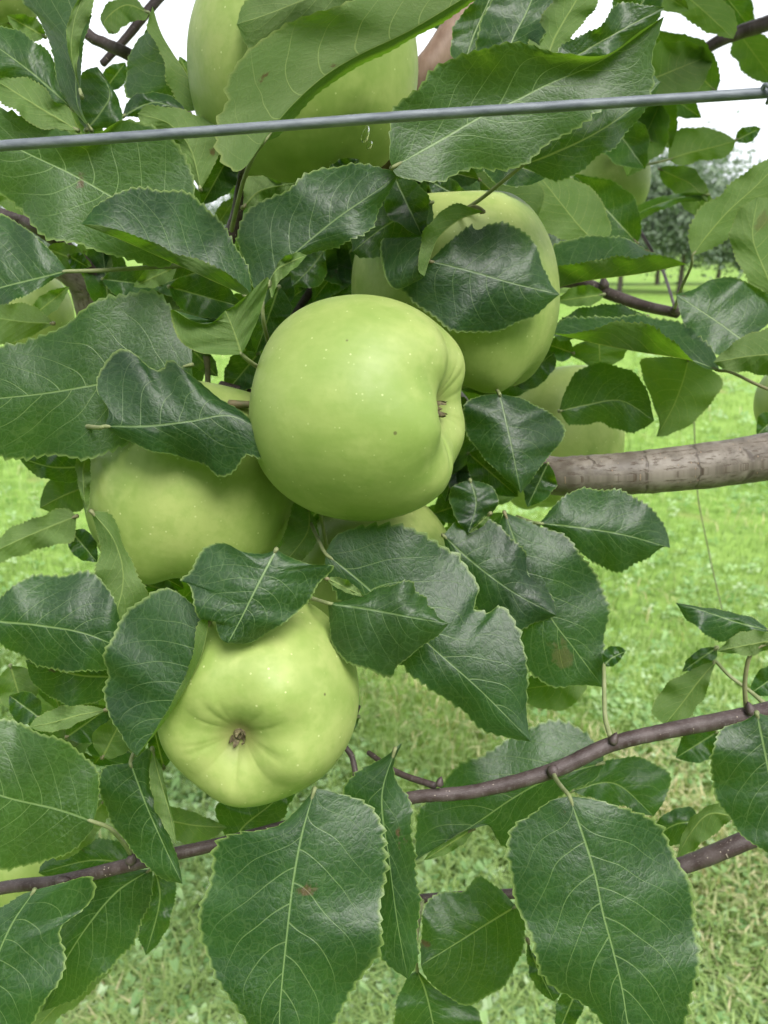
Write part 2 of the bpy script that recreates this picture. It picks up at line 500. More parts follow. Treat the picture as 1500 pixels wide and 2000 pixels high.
def gh(x, y):
    return 0.03 * np.sin(x * .9 + 1) * np.cos(y * .7)

def patch(x, y, f, s):
    return .5 + .25 * (np.sin(x * f + s) * np.cos(y * f * 1.2 + 2 * s) + np.sin(x * f * 2.1 + y * f * 1.7 + s))

def scatter(n, y0, y1):
    """points in the wedge of lawn the lens can see, with a margin; density falls off with distance"""
    t = rng.random(n)
    y = 1.0 / (1 / y0 + t * (1 / y1 - 1 / y0))
    x = (rng.random(n) * 2 - 1) * (0.75 * y + 0.5)
    return x, y

def lawn_blades(n, y0, y1, ln, wd):
    x, y = scatter(n, y0, y1)
    z = gh(x, y)
    sc = 0.6 + 0.8 * rng.random(n)
    a = rng.random(n) * 2 * math.pi
    lean = 0.25 + 0.9 * rng.random(n)
    far = np.clip(y / 3.5, 1, 3)
    h = ln * sc * far ** .5; wdt = wd * sc * far
    d = np.stack([np.cos(a), np.sin(a), np.zeros(n)], 1)
    sd_ = np.stack([-np.sin(a), np.cos(a), np.zeros(n)], 1)
    b = np.stack([x, y, z - .003], 1)
    m = b + d * (h * lean * .35)[:, None] + np.array([0, 0, 1]) * (h * .62)[:, None]
    t = b + d * (h * lean)[:, None] + np.array([0, 0, 1]) * (h * (1.05 - .45 * lean))[:, None]
    hw = sd_ * (wdt * .5)[:, None]
    V = np.stack([b - hw, b + hw, m + hw * .8, m - hw * .8, t + hw * .12, t - hw * .12], 1).reshape(-1, 3)
    i = np.arange(n)[:, None] * 6
    F = np.concatenate([i + np.array([[0, 1, 2, 3]]), i + np.array([[3, 2, 4, 5]])], 0)
    straw = np.clip(patch(x, y, 1.9, .6) * .75 + .26 * ((x > .5) & (y < 1.9)) + rng.normal(size=n) * .18 - .12, 0, 1)
    tone = np.stack([np.clip(patch(x, y, 2.3, 2) + rng.normal(size=n) * .25, 0, 1), straw, rng.random(n), np.ones(n)], 1)
    return V, F, np.repeat(tone, 6, 0)

def lawn_clover(n, y0, y1, size):
    x, y = scatter(n, y0, y1)
    keep = patch(x, y, 2.0, 4.0) + rng.normal(size=n) * .2 > .42
    x, y = x[keep], y[keep]
    n = len(x)
    z = gh(x, y) + 0.012 + .028 * rng.random(n)
    Vs, Fs = [], []
    s = size * (0.6 + .8 * rng.random(n)) * np.clip(y / 3.5, 1, 2.6)
    a0 = rng.random(n) * 6.28
    tx = rng.normal(size=n) * .35; ty = rng.normal(size=n) * .35
    for k in range(3):
        a = a0 + k * 2.094
        for (r, da) in ((0, 0), (.62, -.5), (1.0, -.28), (.9, 0), (1.0, .28), (.62, .5)):
            px = np.cos(a + da) * r * s; py = np.sin(a + da) * r * s
            Vs.append(np.stack([x + px, y + py, z + px * tx + py * ty + (.12 * s if r > .5 and da else 0)], 1))
    V = np.stack(Vs, 1).reshape(-1, 3)
    i = np.arange(n)[:, None] * 18
    for k in range(3):
        o = 6 * k
        Fs.append(i + np.array([[o, o + 1, o + 2, o + 3]])); Fs.append(i + np.array([[o, o + 3, o + 4, o + 5]]))
    tone = np.stack([np.clip(.5 + rng.normal(size=n) * .28, 0, 1), rng.random(n) * .8, rng.random(n), np.ones(n)], 1)
    return V, np.concatenate(Fs, 0), np.repeat(tone, 18, 0)

def tone_obj(name, V, F, tone, mat, label, cat):
    o = mesh_obj(name, V, F, mat, smooth=False)
    at = o.data.color_attributes.new('tone', 'FLOAT_COLOR', 'POINT')
    at.data.foreach_set('color', tone.astype(np.float32).ravel())
    o['kind'] = 'stuff'; o['label'] = label; o['category'] = cat
    return o

tone_obj('lawn_grass', *lawn_blades(120000, .75, 16, .055, .0042), M_GRASS,
         'mown green grass with straw patches covering the orchard floor', 'grass')
tone_obj('clover', *lawn_clover(30000, .75, 12, .021), M_CLOVER,
         'pale green clover leaves growing through the lawn', 'clover')

# ------------------------------------------------------------------ orchard rows in the distance, and a shading row behind the camera
def crown_mesh(seed, h, r):
    g = np.random.default_rng(seed)
    n = 7500
    cl = g.normal(size=(26, 3)); cl /= np.linalg.norm(cl, axis=1)[:, None]
    cl = cl * (g.random((26, 1)) ** .4) * np.array([r * .75, r * .75, h * .38]) + np.array([0, 0, h * .60])
    ci = g.integers(0, 26, n)
    c = cl[ci] + g.normal(size=(n, 3)) * np.array([r * .24, r * .24, h * .085])
    c[:, 2] = np.clip(c[:, 2], h * .07, None)
    s = .04 + .06 * g.random(n)
    A = g.normal(size=(n, 3)); A /= np.linalg.norm(A, axis=1)[:, None]
    B = np.cross(A, g.normal(size=(n, 3))); B /= np.linalg.norm(B, axis=1)[:, None]
    V = np.stack([c - A * s[:, None], c + B * (s * .5)[:, None], c + A * s[:, None], c - B * (s * .5)[:, None]], 1).reshape(-1, 3)
    return V, np.arange(n * 4).reshape(n, 4)

protos = []
for i in range(4):
    V, F = crown_mesh(40 + i, 3.5 + .35 * (i % 3), 1.45 + .15 * (i % 2))
    cr = mesh_obj('crown', V, F, M_FAR, smooth=False)
    V, F, uv = tube([(0, 0, -.1), (.03, .02, .7), (-.02, .03, 1.5), (.04, 0, 2.6)], [.09, .065, .05, .02], sides=8)
    tr = mesh_obj('trunk', V, F, M_TRUNK, uvs={'UVMap': uv})
    protos.append((cr.data, tr.data))
    bpy.data.objects.remove(cr); bpy.data.objects.remove(tr)

TREES = []
k = 0
for row, (x0, y0, dx, dy, cnt) in enumerate(((3.5, 27.0, 1.95, -.45, 8), (1.5, 33.0, 2.3, -.2, 8), (-22, 36.0, 2.6, .0, 9), (-6.6, -3.6, 1.9, .0, 8))):  # last row is unseen, added behind the camera to darken the front light
    for i in range(cnt):
        TREES.append((row, i, x0 + dx * i + random.uniform(-.2, .2), y0 + dy * i + random.uniform(-.25, .25)))
ordn = ['first', 'second', 'third', 'fourth', 'fifth', 'sixth', 'seventh', 'eighth', 'ninth']
rown = ['in the nearer orchard row across the grass', 'in the orchard row behind the nearer one', 'in the orchard row far behind the leaves at left', 'in the unseen orchard row added behind the viewer to block light']
for row, i, x, y in TREES:
    t = empty('orchard_tree', (x, y, float(gh(np.array(x), np.array(y))) if abs(y) < 36 else 0),
              f'blurred fruit tree, {ordn[i]} from left {rown[row]}', 'tree', 'fruit trees in the distant orchard rows')
    t.rotation_euler.z = random.uniform(0, 6.28)
    sc = random.uniform(.9, 1.12); t.scale = (sc, sc, sc)
    cm, tm = protos[(i * 3 + row) % 4]
    for nm, md in (('crown', cm), ('trunk', tm)):
        o = bpy.data.objects.new(nm, md); C.objects.link(o); o.parent = t

# ------------------------------------------------------------------ the apple tree
TB = P(2000, 1000, 46); TB = np.array([TB[0], TB[1], 0.0])
tree = empty('apple_tree', TB, 'leafy apple tree with grey limb and serrated dark leaves filling the picture', 'tree')

def pts3(s):
    """'x,y,d x,y,d ...' photo pixels and depth in cm -> world points"""
    a = np.array([[float(c) for c in p.split(',')] for p in s.split()])
    return P(a[:, 0], a[:, 1], a[:, 2])

def branch(s, r0, r1, mat, name='branch', sides=12, rough=.02, n=None, mids=None):
    """radii in millimetres"""
    rad = [r0] + (mids or []) + [r1]
    return tube_obj(name, pts3(s), [r / 1000 for r in rad], mat, tree, TB, sides=sides, rough=rough, n=n)

trunk_pts = np.array([TB + (0, 0, -.05), TB + (.01, .02, .45), TB + (-.015, 0, .95), TB + (.02, .015, 1.3), TB + (0, 0, 1.9), TB + (.03, .02, 2.4)])
tube_obj('trunk', trunk_pts, [.042, .036, .031, .027, .02, .011], M_BARK, tree, TB, sides=18, rough=.02, n=60)
limb = branch('2000,760,46 1750,835,42 1500,891,39 1300,918,38 1150,928,38 1060,925,39 960,880,42 870,760,46', 13, 6.5, M_BARK, 'limb', 24, .010, 120,
              mids=[12.2, 11.6, 10.6, 9.6, 9.2, 8.2])
# swollen scars round the limb
branch('2000,560,46 1500,-180,45 1150,-260,41 965,-55,37 868,95,36 800,200,37 720,420,43', 9.6, 6.0, M_PINK, 'limb', 20, .012, 90,
       mids=[9, 8.4, 7.6, 7.2, 7.0])
branch('2000,1210,46 1720,1330,36 1500,1388,31.5 1300,1428,30.5 1190,1455,30.2 1080,1505,30 930,1545,30 795,1560,30.3 700,1600,31.5', 4.4, 2.0, M_TWIG, 'twig', 14, .016, 130,
       mids=[4.0, 3.5, 3.0, 2.9, 2.9, 2.6, 2.4])
branch('2000,1480,46 1700,1560,40 1500,1625,36 1340,1688,36 1180,1730,36.5 1010,1745,37 810,1757,37.5 640,1790,38', 5.4, 2.2, M_TWIG, 'twig', 12, .012, 90,
       mids=[4.8, 4.3, 3.8, 3.0, 2.3, 2.1])
branch('-260,1790,34 0,1735,32.5 110,1722,32 250,1690,31.6 340,1668,31.8 440,1645,32.5 600,1600,35 760,1550,40', 3.0, 2.2, M_TWIG, 'twig', 14, .014, 90,
       mids=[2.6, 2.6, 2.7, 2.6, 2.5, 2.2])
branch('900,640,50 1060,560,50 1130,552,50 1200,578,49 1260,598,48 1325,612,47', 4.4, 3.0, M_TWIG, 'twig', 12, .012, 50)
branch('2050,-160,62 1620,0,58 1500,45,56 1440,65,56 1380,95,56 1290,170,57 1200,300,58', 6.5, 2.6, M_TWIG, 'twig', 10, .012, 60)
branch('60,-60,40 165,60,40 205,85,40 260,112,40 330,170,42 420,330,44', 2.4, 3.6, M_TWIG, 'twig', 12, .014, 60)
branch('360,-60,46 290,20,45 250,70,45 200,125,45', 3.0, 2.0, M_TWIG, 'twig', 10, .014, 40)
branch('-200,380,38 0,420,37 45,430,37 85,452,37 170,520,40 260,640,44', 3.2, 3.4, M_TWIG, 'twig', 10, .014, 50)
branch('90,500,46 150,545,47 168,590,48 190,700,50', 8.0, 7.0, M_BARK, 'twig', 12, .02, 40)
branch('445,470,35 462,420,34.5 472,350,33.5 482,320,32.5', 3.2, 1.6, M_TWIG, 'twig', 10, .014, 30)
branch('560,640,42 640,520,43 672,490,44 720,420,46', 2.2, 2.6, M_TWIG, 'twig', 10, .014, 40)
branch('1236,430,60 1270,485,58 1295,530,57 1318,600,50', 1.4, 1.0, M_TWIG, 'twig', 8, .01, 40)
branch('1353,700,70 1356,830,70 1362,960,70 1385,1080,69 1410,1190,67', .65, .55, M_PET, 'twig', 8, .01, 50)
branch('760,840,42 680,800,37 540,775,34.5 495,770,33.5 430,752,33', 3.0, 1.9, M_TWIG, 'twig', 10, .02, 40)
branch('700,1380,36 672,1445,34 688,1480,33.5 700,1540,33', 1.2, 1.3, M_TWIG, 'twig', 8, .03, 30)
branch('720,1470,33 775,1508,31.5 850,1535,30.4', 1.1, 1.4, M_TWIG, 'twig', 8, .02, 30)
branch('870,760,46 900,850,42 915,900,41 905,960,40', 3.4, 1.2, M_TWIG, 'twig', 9, .03, 40)
for s in ('880,860,40 905,885,39 935,880,39.5', '900,905,40 918,915,39 930,948,39', '880,930,40 900,915,39.5 925,925,40'):
    branch(s, .6, .4, M_TWIG, 'twig', 7, .03, 20)
branch('700,420,45 790,400,38 838,425,35 868,443,32.6', 3.0, 1.6, M_TWIG, 'twig', 10, .03, 40)

def bud(x, y, d, r, ang=0.0):
    """a small pointed bud with scales on a twig"""
    c = P(x, y, d)
    pr = [(0, -1), (.8, -.7), (1, 0), (.75, .8), (.4, 1.4), (0.02, 1.9)]
    V = []
    ax = CU * math.cos(ang) + CR * math.sin(ang); b1 = CR * math.cos(ang) - CU * math.sin(ang)
    for (q, h) in pr:
        for j in range(9):
            t = j / 9 * 6.283
            w_ = 1 + .12 * math.cos(3 * t + h)
            V.append((b1 * math.cos(t) - CF * math.sin(t)) * q * r * w_ + ax * h * r)
    F = [(i * 9 + j, i * 9 + (j + 1) % 9, (i + 1) * 9 + (j + 1) % 9, (i + 1) * 9 + j) for i in range(5) for j in range(9)]
    mesh_obj('bud', np.array(V), F, M_TWIG, tree, loc=c - TB, uvs={'UVMap': np.array(V)[:, :2] * 100})
bud(1080, 1505, 29.6, .0022, 2.9); bud(1198, 1446, 29.9, .0018, .4); bud(255, 1680, 31.2, .002, .5)
bud(1466, 1388, 30.6, .002, -.3); bud(118, 1720, 31.6, .0021, 1.4); bud(858, 1530, 29.8, .0015, .3)
bud(1318, 605, 46.7, .003, .9); bud(1180, 556, 49, .003, -.2); bud(228, 1000, 40, .002, .2)

# ------------------------------------------------------------------ leaves
def parse(s):
    return np.array([[float(c) for c in p.split(',')] for p in s.split()])

TEETH = np.array([0, .35, .7, 1.0])
leaf_count = 0

def leaf(mid, L, R, d, dt=0.0, bow=0.0, dl=-.5, dr=-.5, under=False, p=1.5, tone=1.0, yel=0.0, vein=1.0, lod=1,
         pet=None, wave=.26, puck=.075, label=None, teeth=1.0, pl=2.2, scorch=False):
    """one leaf: midrib and both margins given as photo pixels from base to tip, depths in cm.
    L is the half that shows; under says that we see its lower face."""
    global leaf_count
    leaf_count += 1
    mid = parse(mid) if isinstance(mid, str) else np.asarray(mid, float)
    L = parse(L) if isinstance(L, str) else np.asarray(L, float)
    R = parse(R) if isinstance(R, str) else np.asarray(R, float)
    rows = 117 if lod == 1 else (69 if lod == 2 else 45)
    vs_ = np.array([0, .04, .14, .27, .42, .57, .71, .83, .91, .96, 1.0]) if lod == 1 else np.array([0, .06, .25, .5, .75, .93, 1.0])
    M_ = catmull(mid, rows)
    Lc = catmull(np.vstack([mid[:1], L, mid[-1:]]), rows)
    Rc = catmull(np.vstack([mid[:1], R, mid[-1:]]), rows)
    u = np.linspace(0, 1, rows)
    bell = np.sin(math.pi * np.clip(u, 0, 1)) ** .6
    dm = d + dt * u + bow * np.sin(math.pi * u)
    px_cm = d / FPX
    mean_t = mid[-1] - mid[0]
    sgn = np.sign(mean_t[0] * (Lc - M_).mean(0)[1] - mean_t[1] * (Lc - M_).mean(0)[0])   # <0: L lies to the left of travel
    f1, f2 = rng.random(2) * 6.28
    wl = np.linalg.norm(Lc - M_, axis=1); wr = np.linalg.norm(Rc - M_, axis=1)
    length = np.linalg.norm(np.diff(M_, axis=0), axis=1).sum()
    cols = []
    UV, ME = [], []
    ntooth = rows // 4
    tth = np.tile(TEETH, ntooth + 1)[:rows] * (0.35 + .9 * np.repeat(rng.random(ntooth + 1), 4)[:rows])
    tth = tth * np.clip((u - .03) / .08, 0, 1) * np.clip((1.0 - u) / .05, 0, 1)
    tamp = .0155 * length * teeth if lod < 3 else .012 * length
    grid = []
    for side, E, w_, de, ph in ((-1, Lc, wl, dl, f1), (1, Rc, wr, dr, f2)):
        out = (E - M_); ol = np.linalg.norm(out, axis=1)[:, None] + 1e-6
        on = out / ol
        rip = .010 * length * (np.sin(u * 17 + ph * 3) + .8 * np.sin(u * 31 + ph * 5)) * bell * np.clip(ol[:, 0] / (.12 * length), 0, 1)
        E = E + on * rip[:, None]; out = E - M_
        half = []
        for v in vs_:
            xy = M_ + out * v
            if v > .93:
                k_ = (v - .90) / .10
                xy = xy + on * (tth * tamp * k_ * np.clip(ol[:, 0] / (0.12 * length), 0, 1))[:, None]
            dd = dm + de * bell * v ** p
            dd = dd + wave * v ** 1.5 * np.sin(u * 11 + ph) * bell + .5 * wave * v * np.sin(u * 23 + 2 * ph) * bell
            s_ = (u - .33 * v ** 1.2) * 8.3 + side * .22
            fr = s_ - np.floor(s_) - .5
            dd = dd - puck * (np.abs(fr) * 2) ** .7 * np.clip(v * 4, 0, 1) * (1 - v ** 4) * bell * (1 if not under else -1)
            half.append(np.stack([xy[:, 0], xy[:, 1], dd], 1))
        grid.append((half, w_))
    G, uvs, mets = [], [], []
    for j in range(len(vs_) - 1, -1, -1):
        G.append(grid[0][0][j]); uvs.append(np.stack([u, np.full(rows, .5 - .5 * vs_[j])], 1))
        mets.append(np.stack([u * length * px_cm, -vs_[j] * np.maximum(grid[0][1], .12 * length) * px_cm], 1))
    for j in range(1, len(vs_)):
        G.append(grid[1][0][j]); uvs.append(np.stack([u, np.full(rows, .5 + .5 * vs_[j])], 1))
        mets.append(np.stack([u * length * px_cm, vs_[j] * np.maximum(grid[1][1], .12 * length) * px_cm], 1))
    G = np.stack(G, 1)                                    # rows x cols x 3
    nc = G.shape[1]
    W = P(G[..., 0], G[..., 1], G[..., 2]).reshape(-1, 3)
    i = np.arange(rows - 1)[:, None] * nc + np.arange(nc - 1)[None]
    F = np.stack([i, i + 1, i + nc + 1, i + nc], -1).reshape(-1, 4)
    if (sgn < 0) == bool(under):
        F = F[:, ::-1]
    base = P(mid[0, 0], mid[0, 1], d)
    o = mesh_obj('leaf', W - base, F, M_LEAF, tree, loc=base - TB,
                 uvs={'UVMap': np.stack(uvs, 1).reshape(-1, 2), 'metric': np.stack(mets, 1).reshape(-1, 2)})
    tone = min(1.15, max(.8, 1 + (tone - 1) * .45))        # shade and sky sheen of each leaf, painted in mildly as tone
    o.color = (tone, yel, vein, 0 if scorch else 1)  # yellowing and veins also carry the glow of some backlit leaves
    if label:
        o['label'] = label
    if pet is False:
        return o
    # the stalk of the leaf
    if pet is None:
        t0 = M_[0] - M_[4]; t0 = t0 / (np.linalg.norm(t0) + 1e-6)
        a = mid[0]
        q = np.array([[*(M_[5]), dm[5] + .06], [*a, d + .05], [*(a + t0 * -.05 * pl / px_cm), d + .40 * pl], [*(a + t0 * .0 * pl / px_cm), d + 1.0 * pl]])
    else:
        pp = parse(pet)
        q = np.vstack([[[*(M_[5]), dm[5] + .06], [*mid[0], d + .04]], pp])
    w3 = P(q[:, 0], q[:, 1], q[:, 2])
    r_ = 0.00075 * (1 if lod < 3 else 1.1)
    tube_obj('petiole', w3, [r_ * .75, r_, r_ * 1.05, r_ * 1.35], M_PET, o, base, sides=8, n=20)
    return o

def tleaf(x0, y0, x1, y1, W, d, dt=0.0, fl=1.0, fr=1.0, bend=0.0, **kw):
    """leaf of the ordinary ovate outline from base to tip; fl, fr foreshorten each half, bend bows the midrib sideways"""
    a = np.array([x0, y0], float); b = np.array([x1, y1], float)
    ln = np.linalg.norm(b - a); t = (b - a) / ln
    nrm_ = np.array([t[1], -t[0]])                          # left of travel on screen
    uu = np.linspace(0, 1, 7)
    mid = a + (b - a) * uu[:, None] + nrm_ * (bend * ln * np.sin(math.pi * uu))[:, None]
    ue = np.array([.07, .2, .36, .52, .68, .84, .94])
    wsh = np.array([.42, .80, 1.0, .98, .80, .46, .2])
    me = a + (b - a) * ue[:, None] + nrm_ * (bend * ln * np.sin(math.pi * ue))[:, None]
    j1 = 1 + rng.normal(size=7) * .05; j2 = 1 + rng.normal(size=7) * .05
    L = me + nrm_ * (W * fl * wsh * j1)[:, None]
    R = me - nrm_ * (W * fr * wsh * j2)[:, None]
    cm = d / FPX
    kw.setdefault('dl', -W * cm * math.sqrt(max(0, 1 - min(1, abs(fl)) ** 2)) - .12 * W * cm)
    kw.setdefault('dr', -W * cm * math.sqrt(max(0, 1 - min(1, abs(fr)) ** 2)) - .12 * W * cm)
    if abs(fr) > abs(fl) and fl >= 0:
        L, R = R, L; kw['dl'], kw['dr'] = kw['dr'], kw['dl']
    return leaf(mid, L, R, d, dt, **kw)

# unseen upper crown, added above the picture to shade the cluster
def shade_crown(n):
    c = np.stack([rng.uniform(-.75, .95, n), rng.uniform(.20, .80, n), rng.uniform(1.62, 2.35, n)], 1)
    c = c[c[:, 2] > 1.36 + .27 * c[:, 1] + .10]
    n = len(c)
    ax_ = rng.normal(size=(n, 3)) * np.array([1, 1, .5]); ax_ /= np.linalg.norm(ax_, axis=1)[:, None]
    up_ = rng.normal(size=(n, 3)) * .55 + np.array([0, -.2, 1]); sd2 = np.cross(ax_, up_); sd2 /= np.linalg.norm(sd2, axis=1)[:, None]
    nn = np.cross(sd2, ax_)
    ln = rng.uniform(.03, .05, n)[:, None]
    V = []
    for (t, w_, h) in ((-1, 0, -.1), (-.55, .52, .12), (.1, .60, .16), (.65, .34, .1), (1, 0, -.12), (.65, -.34, .1), (.1, -.60, .16), (-.55, -.52, .12), (-.55, 0, 0), (.1, 0, 0), (.65, 0, 0)):
        V.append(c + ax_ * ln * t + sd2 * ln * w_ + nn * ln * h)
    V = np.stack(V, 1).reshape(-1, 3)
    i = np.arange(n)[:, None] * 11
    F = np.concatenate([i + np.array([[a]]) if np.ndim(a) == 0 else i + np.array([a]) for a in
                        ((0, 8, 1, 1), (0, 7, 8, 8), (8, 9, 2, 1), (7, 6, 9, 8), (9, 10, 3, 2), (6, 5, 10, 9), (10, 4, 3, 3), (5, 4, 10, 10))], 0)
    return V, F
V, F = shade_crown(1400)
tri = F[F[:, 2] == F[:, 3]]; quad = F[F[:, 2] != F[:, 3]]
# close the leaf ends with triangles split as slim quads
mid_v = (V[tri[:, 1]] + V[tri[:, 2]]) / 2
q2 = np.stack([tri[:, 0], tri[:, 1], len(V) + np.arange(len(tri)), tri[:, 2]], 1)
V = np.vstack([V, mid_v]); F = np.vstack([quad, q2])
cr = mesh_obj('crown', V - TB, F, M_SHADE_CROWN, tree)
cr['kind'] = 'stuff'

# ---- leaves traced one by one, upper part of the picture
leaf('515,278 555,222 625,155 700,108 800,60 900,0 975,-45', '468,332 425,292 419,238 446,198 452,158 492,95 560,50 640,14 760,-20 880,-60',
     '548,262 590,212 655,158 725,116 815,72 910,12', 27, -1.0, .2, -.3, 1.9, under=True, yel=.12, tone=.86, pet='498,300,27.6 475,355,29.5 452,450,33', puck=.03,
     label='long leaf arching over the topmost apple, pale lower face showing')
leaf('790,-70 690,-25 600,-2 530,25 462,48', '760,-110 640,-80 540,-45 480,5', '740,20 650,55 560,85 492,92', 27.9, 0, 0, .6, .6, under=True, yel=.0, tone=.75)
leaf('765,328 850,280 940,228 1010,195 1070,165 1180,115 1297,32', '782,346 850,351 900,336 975,333 1030,306 1075,276 1180,216 1262,176 1276,100',
     '760,295 776,215 815,175 855,130 915,98 965,98 1030,90 1090,102 1180,108 1250,62', 27.6, -.4, .3, .3, -1.0, under=False, yel=.28, tone=.95, vein=1.4, puck=.035, pl=2.6,
     label='broad veined leaf behind the wire, upper half glowing with light')
leaf('1022,322 1080,300 1160,262 1230,215 1290,160', '1055,342 1110,346 1175,302 1240,240 1275,190', '1040,280 1110,225 1200,170 1260,140', 29.2, .3, 0, .4, .2, tone=.9,
     pet='985,352,30.3 940,388,31.2 905,412,31.8 868,442,32.4')
leaf('985,135 1000,80 1030,20 1062,-60', '935,100 938,45 965,0 1010,-50', '1040,100 1075,50 1090,0 1085,-45', 30.5, .8, 0, -.4, -.4, tone=1.05, lod=2)
leaf('905,135 925,70 960,-10 975,-50', '880,100 890,50 925,0 950,-40', '945,95 965,40 985,-10', 32, .5, 0, -.4, -.2, tone=.9, lod=2)
leaf('1068,118 1085,70 1120,10 1160,-60', '1035,85 1050,45 1085,0 1125,-55', '1098,98 1130,55 1170,0 1185,-45', 30, .6, 0, .4, .4, under=True, tone=.95)
leaf('1080,140 1150,95 1230,50 1298,14', '1095,95 1150,62 1185,40 1210,6 1255,10', '1110,130 1180,115 1250,70', 29.5, 0, 0, -.3, .3, tone=.85)
tleaf(1250, -40, 1345, 20, 38, 44, 0, .9, .9, under=True, yel=.3, lod=3)
leaf('1300,-40 1350,0 1395,40 1432,76', '1330,-50 1390,-20 1430,20 1438,55', '1295,-10 1325,25 1370,55 1405,70', 46, 0, 0, .3, .3, under=True, yel=.25, lod=2)
tleaf(1400, 180, 1270, 60, 62, 48, 1, 1, .8, under=True, tone=.6, lod=2)
tleaf(1260, 160, 1395, 105, 66, 47, 1, .9, .9, under=True, tone=.62, lod=2)
tleaf(1230, 150, 1310, 290, 60, 50, 0, .9, .8, under=True, tone=.55, lod=2)
tleaf(1290, 200, 1225, 345, 52, 49, 0, .8, .9, under=True, tone=.55, lod=2)
tleaf(1180, 220, 1260, 330, 55, 47, 0, .9, .9, tone=.7, lod=2)
leaf('1305,312 1340,300 1390,288 1438,275', '1308,275 1330,252 1370,250 1410,258', '1330,322 1375,312 1420,305', 50, 0, 0, .3, .3, under=True, yel=.2, tone=.8, lod=2, pet='1280,318,50 1262,322,51 1240,330,53')
tleaf(1437, 274, 1486, 250, 17, 51, 0, .9, .9, tone=1.1, lod=3)
leaf('1287,330 1320,345 1350,360 1382,395', '1300,325 1340,325 1365,340 1380,370', '1292,350 1315,375 1345,382', 52, 0, 0, .3, .3, under=True, yel=.2, tone=.8, lod=2)
tleaf(1290, 175, 1370, 230, 28, 54, 0, .9, .9, tone=1.1, lod=3)
leaf('1385,380 1330,385 1270,405 1225,430 1190,460', '1350,376 1290,385 1240,405 1205,430', '1370,392 1320,398 1260,425 1215,450', 52, 0, 0, -.3, .4, tone=1.15, lod=2)
tleaf(1330, 350, 1390, 430, 34, 54, 0, .9, .8, under=True, yel=.4, lod=3)
leaf('1352,500 1385,455 1425,410 1480,360 1545,290', '1345,470 1355,430 1385,395 1430,360 1490,315', '1385,488 1425,462 1470,435 1520,400 1560,340', 40, -1, 0, .3, .3, under=True, yel=.2, tone=.9,
     pet='1350,520,40.5 1330,565,42.5 1318,602,46.5')
leaf('1520,585 1490,520 1470,460 1480,385', '1470,553 1440,510 1428,460 1440,415', '1560,540 1560,470 1530,400', 38, 0, 0, .3, .3, under=True, yel=.15, tone=.95, scorch=True)
leaf('1165,475 1130,440 1090,390 1052,342', '1080,460 1045,430 1040,390 1045,355', '1190,455 1185,415 1160,375 1110,345', 41, 1, 0, .3, .3, under=True, yel=.12, tone=.9)
tleaf(1245, 475, 1120, 340, 58, 45, 0, .9, .9, tone=.6, lod=2)
leaf('935,350 970,380 1010,410 1045,440', '930,340 990,332 1040,345 1062,380', '945,390 985,425 1020,445', 37.5, 0, 0, .2, .2, under=True, tone=.45)
leaf('1085,563 1150,548 1250,535 1342,516', '1066,500 1125,466 1200,461 1250,482 1305,505', '1090,524 1175,508 1285,500', 39, -.6, 0, 1.8, -1.3, p=1.15, tone=.85, pet='1065,575,39.5 1020,590,42')
tleaf(1180, 575, 1085, 588, 26, 46, 0, .7, .9, under=True, tone=.85, lod=3)
leaf('1265,617 1200,630 1140,645 1080,655', '1210,597 1150,599 1095,625', '1220,640 1150,655 1100,665', 40.5, 0, 0, .8, .2, tone=.8)
leaf('1405,724 1340,702 1250,688 1150,668 1074,650', '1395,690 1345,645 1285,618 1200,622 1115,620', '1368,715 1312,667 1282,640 1240,631 1180,637 1118,652', 36.5, 0, 0, 1.7, -1.3, p=1.15, tone=.95,
     pet='1430,728,37 1500,760,39 1600,790,41')
tleaf(1120, 690, 1062, 670, 30, 42, 0, .8, .8, tone=.5, lod=3)
leaf('1455,668 1400,628 1320,575', '1505,625 1498,580 1455,549 1395,544 1355,565', '1420,692 1372,682 1338,640', 37.8, .6, 0, .5, -.4, tone=1.0)
leaf('1550,690 1470,695 1393,708', '1520,640 1460,655 1415,685', '1520,730 1460,727 1420,722', 35.5, .4, 0, .3, .5, under=True, tone=.7)
leaf('1345,700 1332,750 1312,800 1282,853', '1405,735 1398,775 1355,822 1310,848', '1258,700 1257,735 1276,790 1288,825', 41, .6, 0, .3, .5, under=True, yel=.3, tone=.95,
     label='hanging pale green leaf with the light shining through')
tleaf(1170, 660, 1172, 722, 54, 44, 0, 1, 1, under=True, yel=.15, lod=2)
leaf('1092,803 1150,790 1215,783 1278,822', '1105,760 1130,725 1180,710 1230,724 1262,762', '1112,828 1165,826 1205,836 1242,844', 40, -.4, 0, -.5, .6, tone=.8)
leaf('975,768 992,840 1005,900 1017,963', '1040,788 1096,826 1094,866 1062,902 1036,938', '914,782 909,822 926,872 975,922', 34, -.6, -.3, .9, .7, tone=.72, pet='962,755,35.5 930,740,38', label='heart shaped dark leaf hanging in shade under an apple')
leaf('1005,752 1040,722 1083,688', '1000,735 1020,705 1058,686', '1030,762 1065,742 1085,712', 38, 0, 0, .2, .4, tone=1.0, lod=2)
leaf('1052,1022 1130,1030 1220,1045 1309,1070', '1062,1012 1078,993 1110,966 1150,955 1200,957 1250,980 1290,1012 1303,1045', '1100,1056 1140,1086 1200,1113 1250,1098 1292,1070', 34, .3, -.3, .7, .7, tone=.9,
     pet='1040,1020,34.5 1010,1010,37')
leaf('865,1045 920,1095 1000,1155 1087,1202', '915,1000 985,1035 1035,1100 1075,1160', '885,1130 930,1190 1005,1228 1050,1215', 33.2, 0, 0, .6, .4, tone=.62)
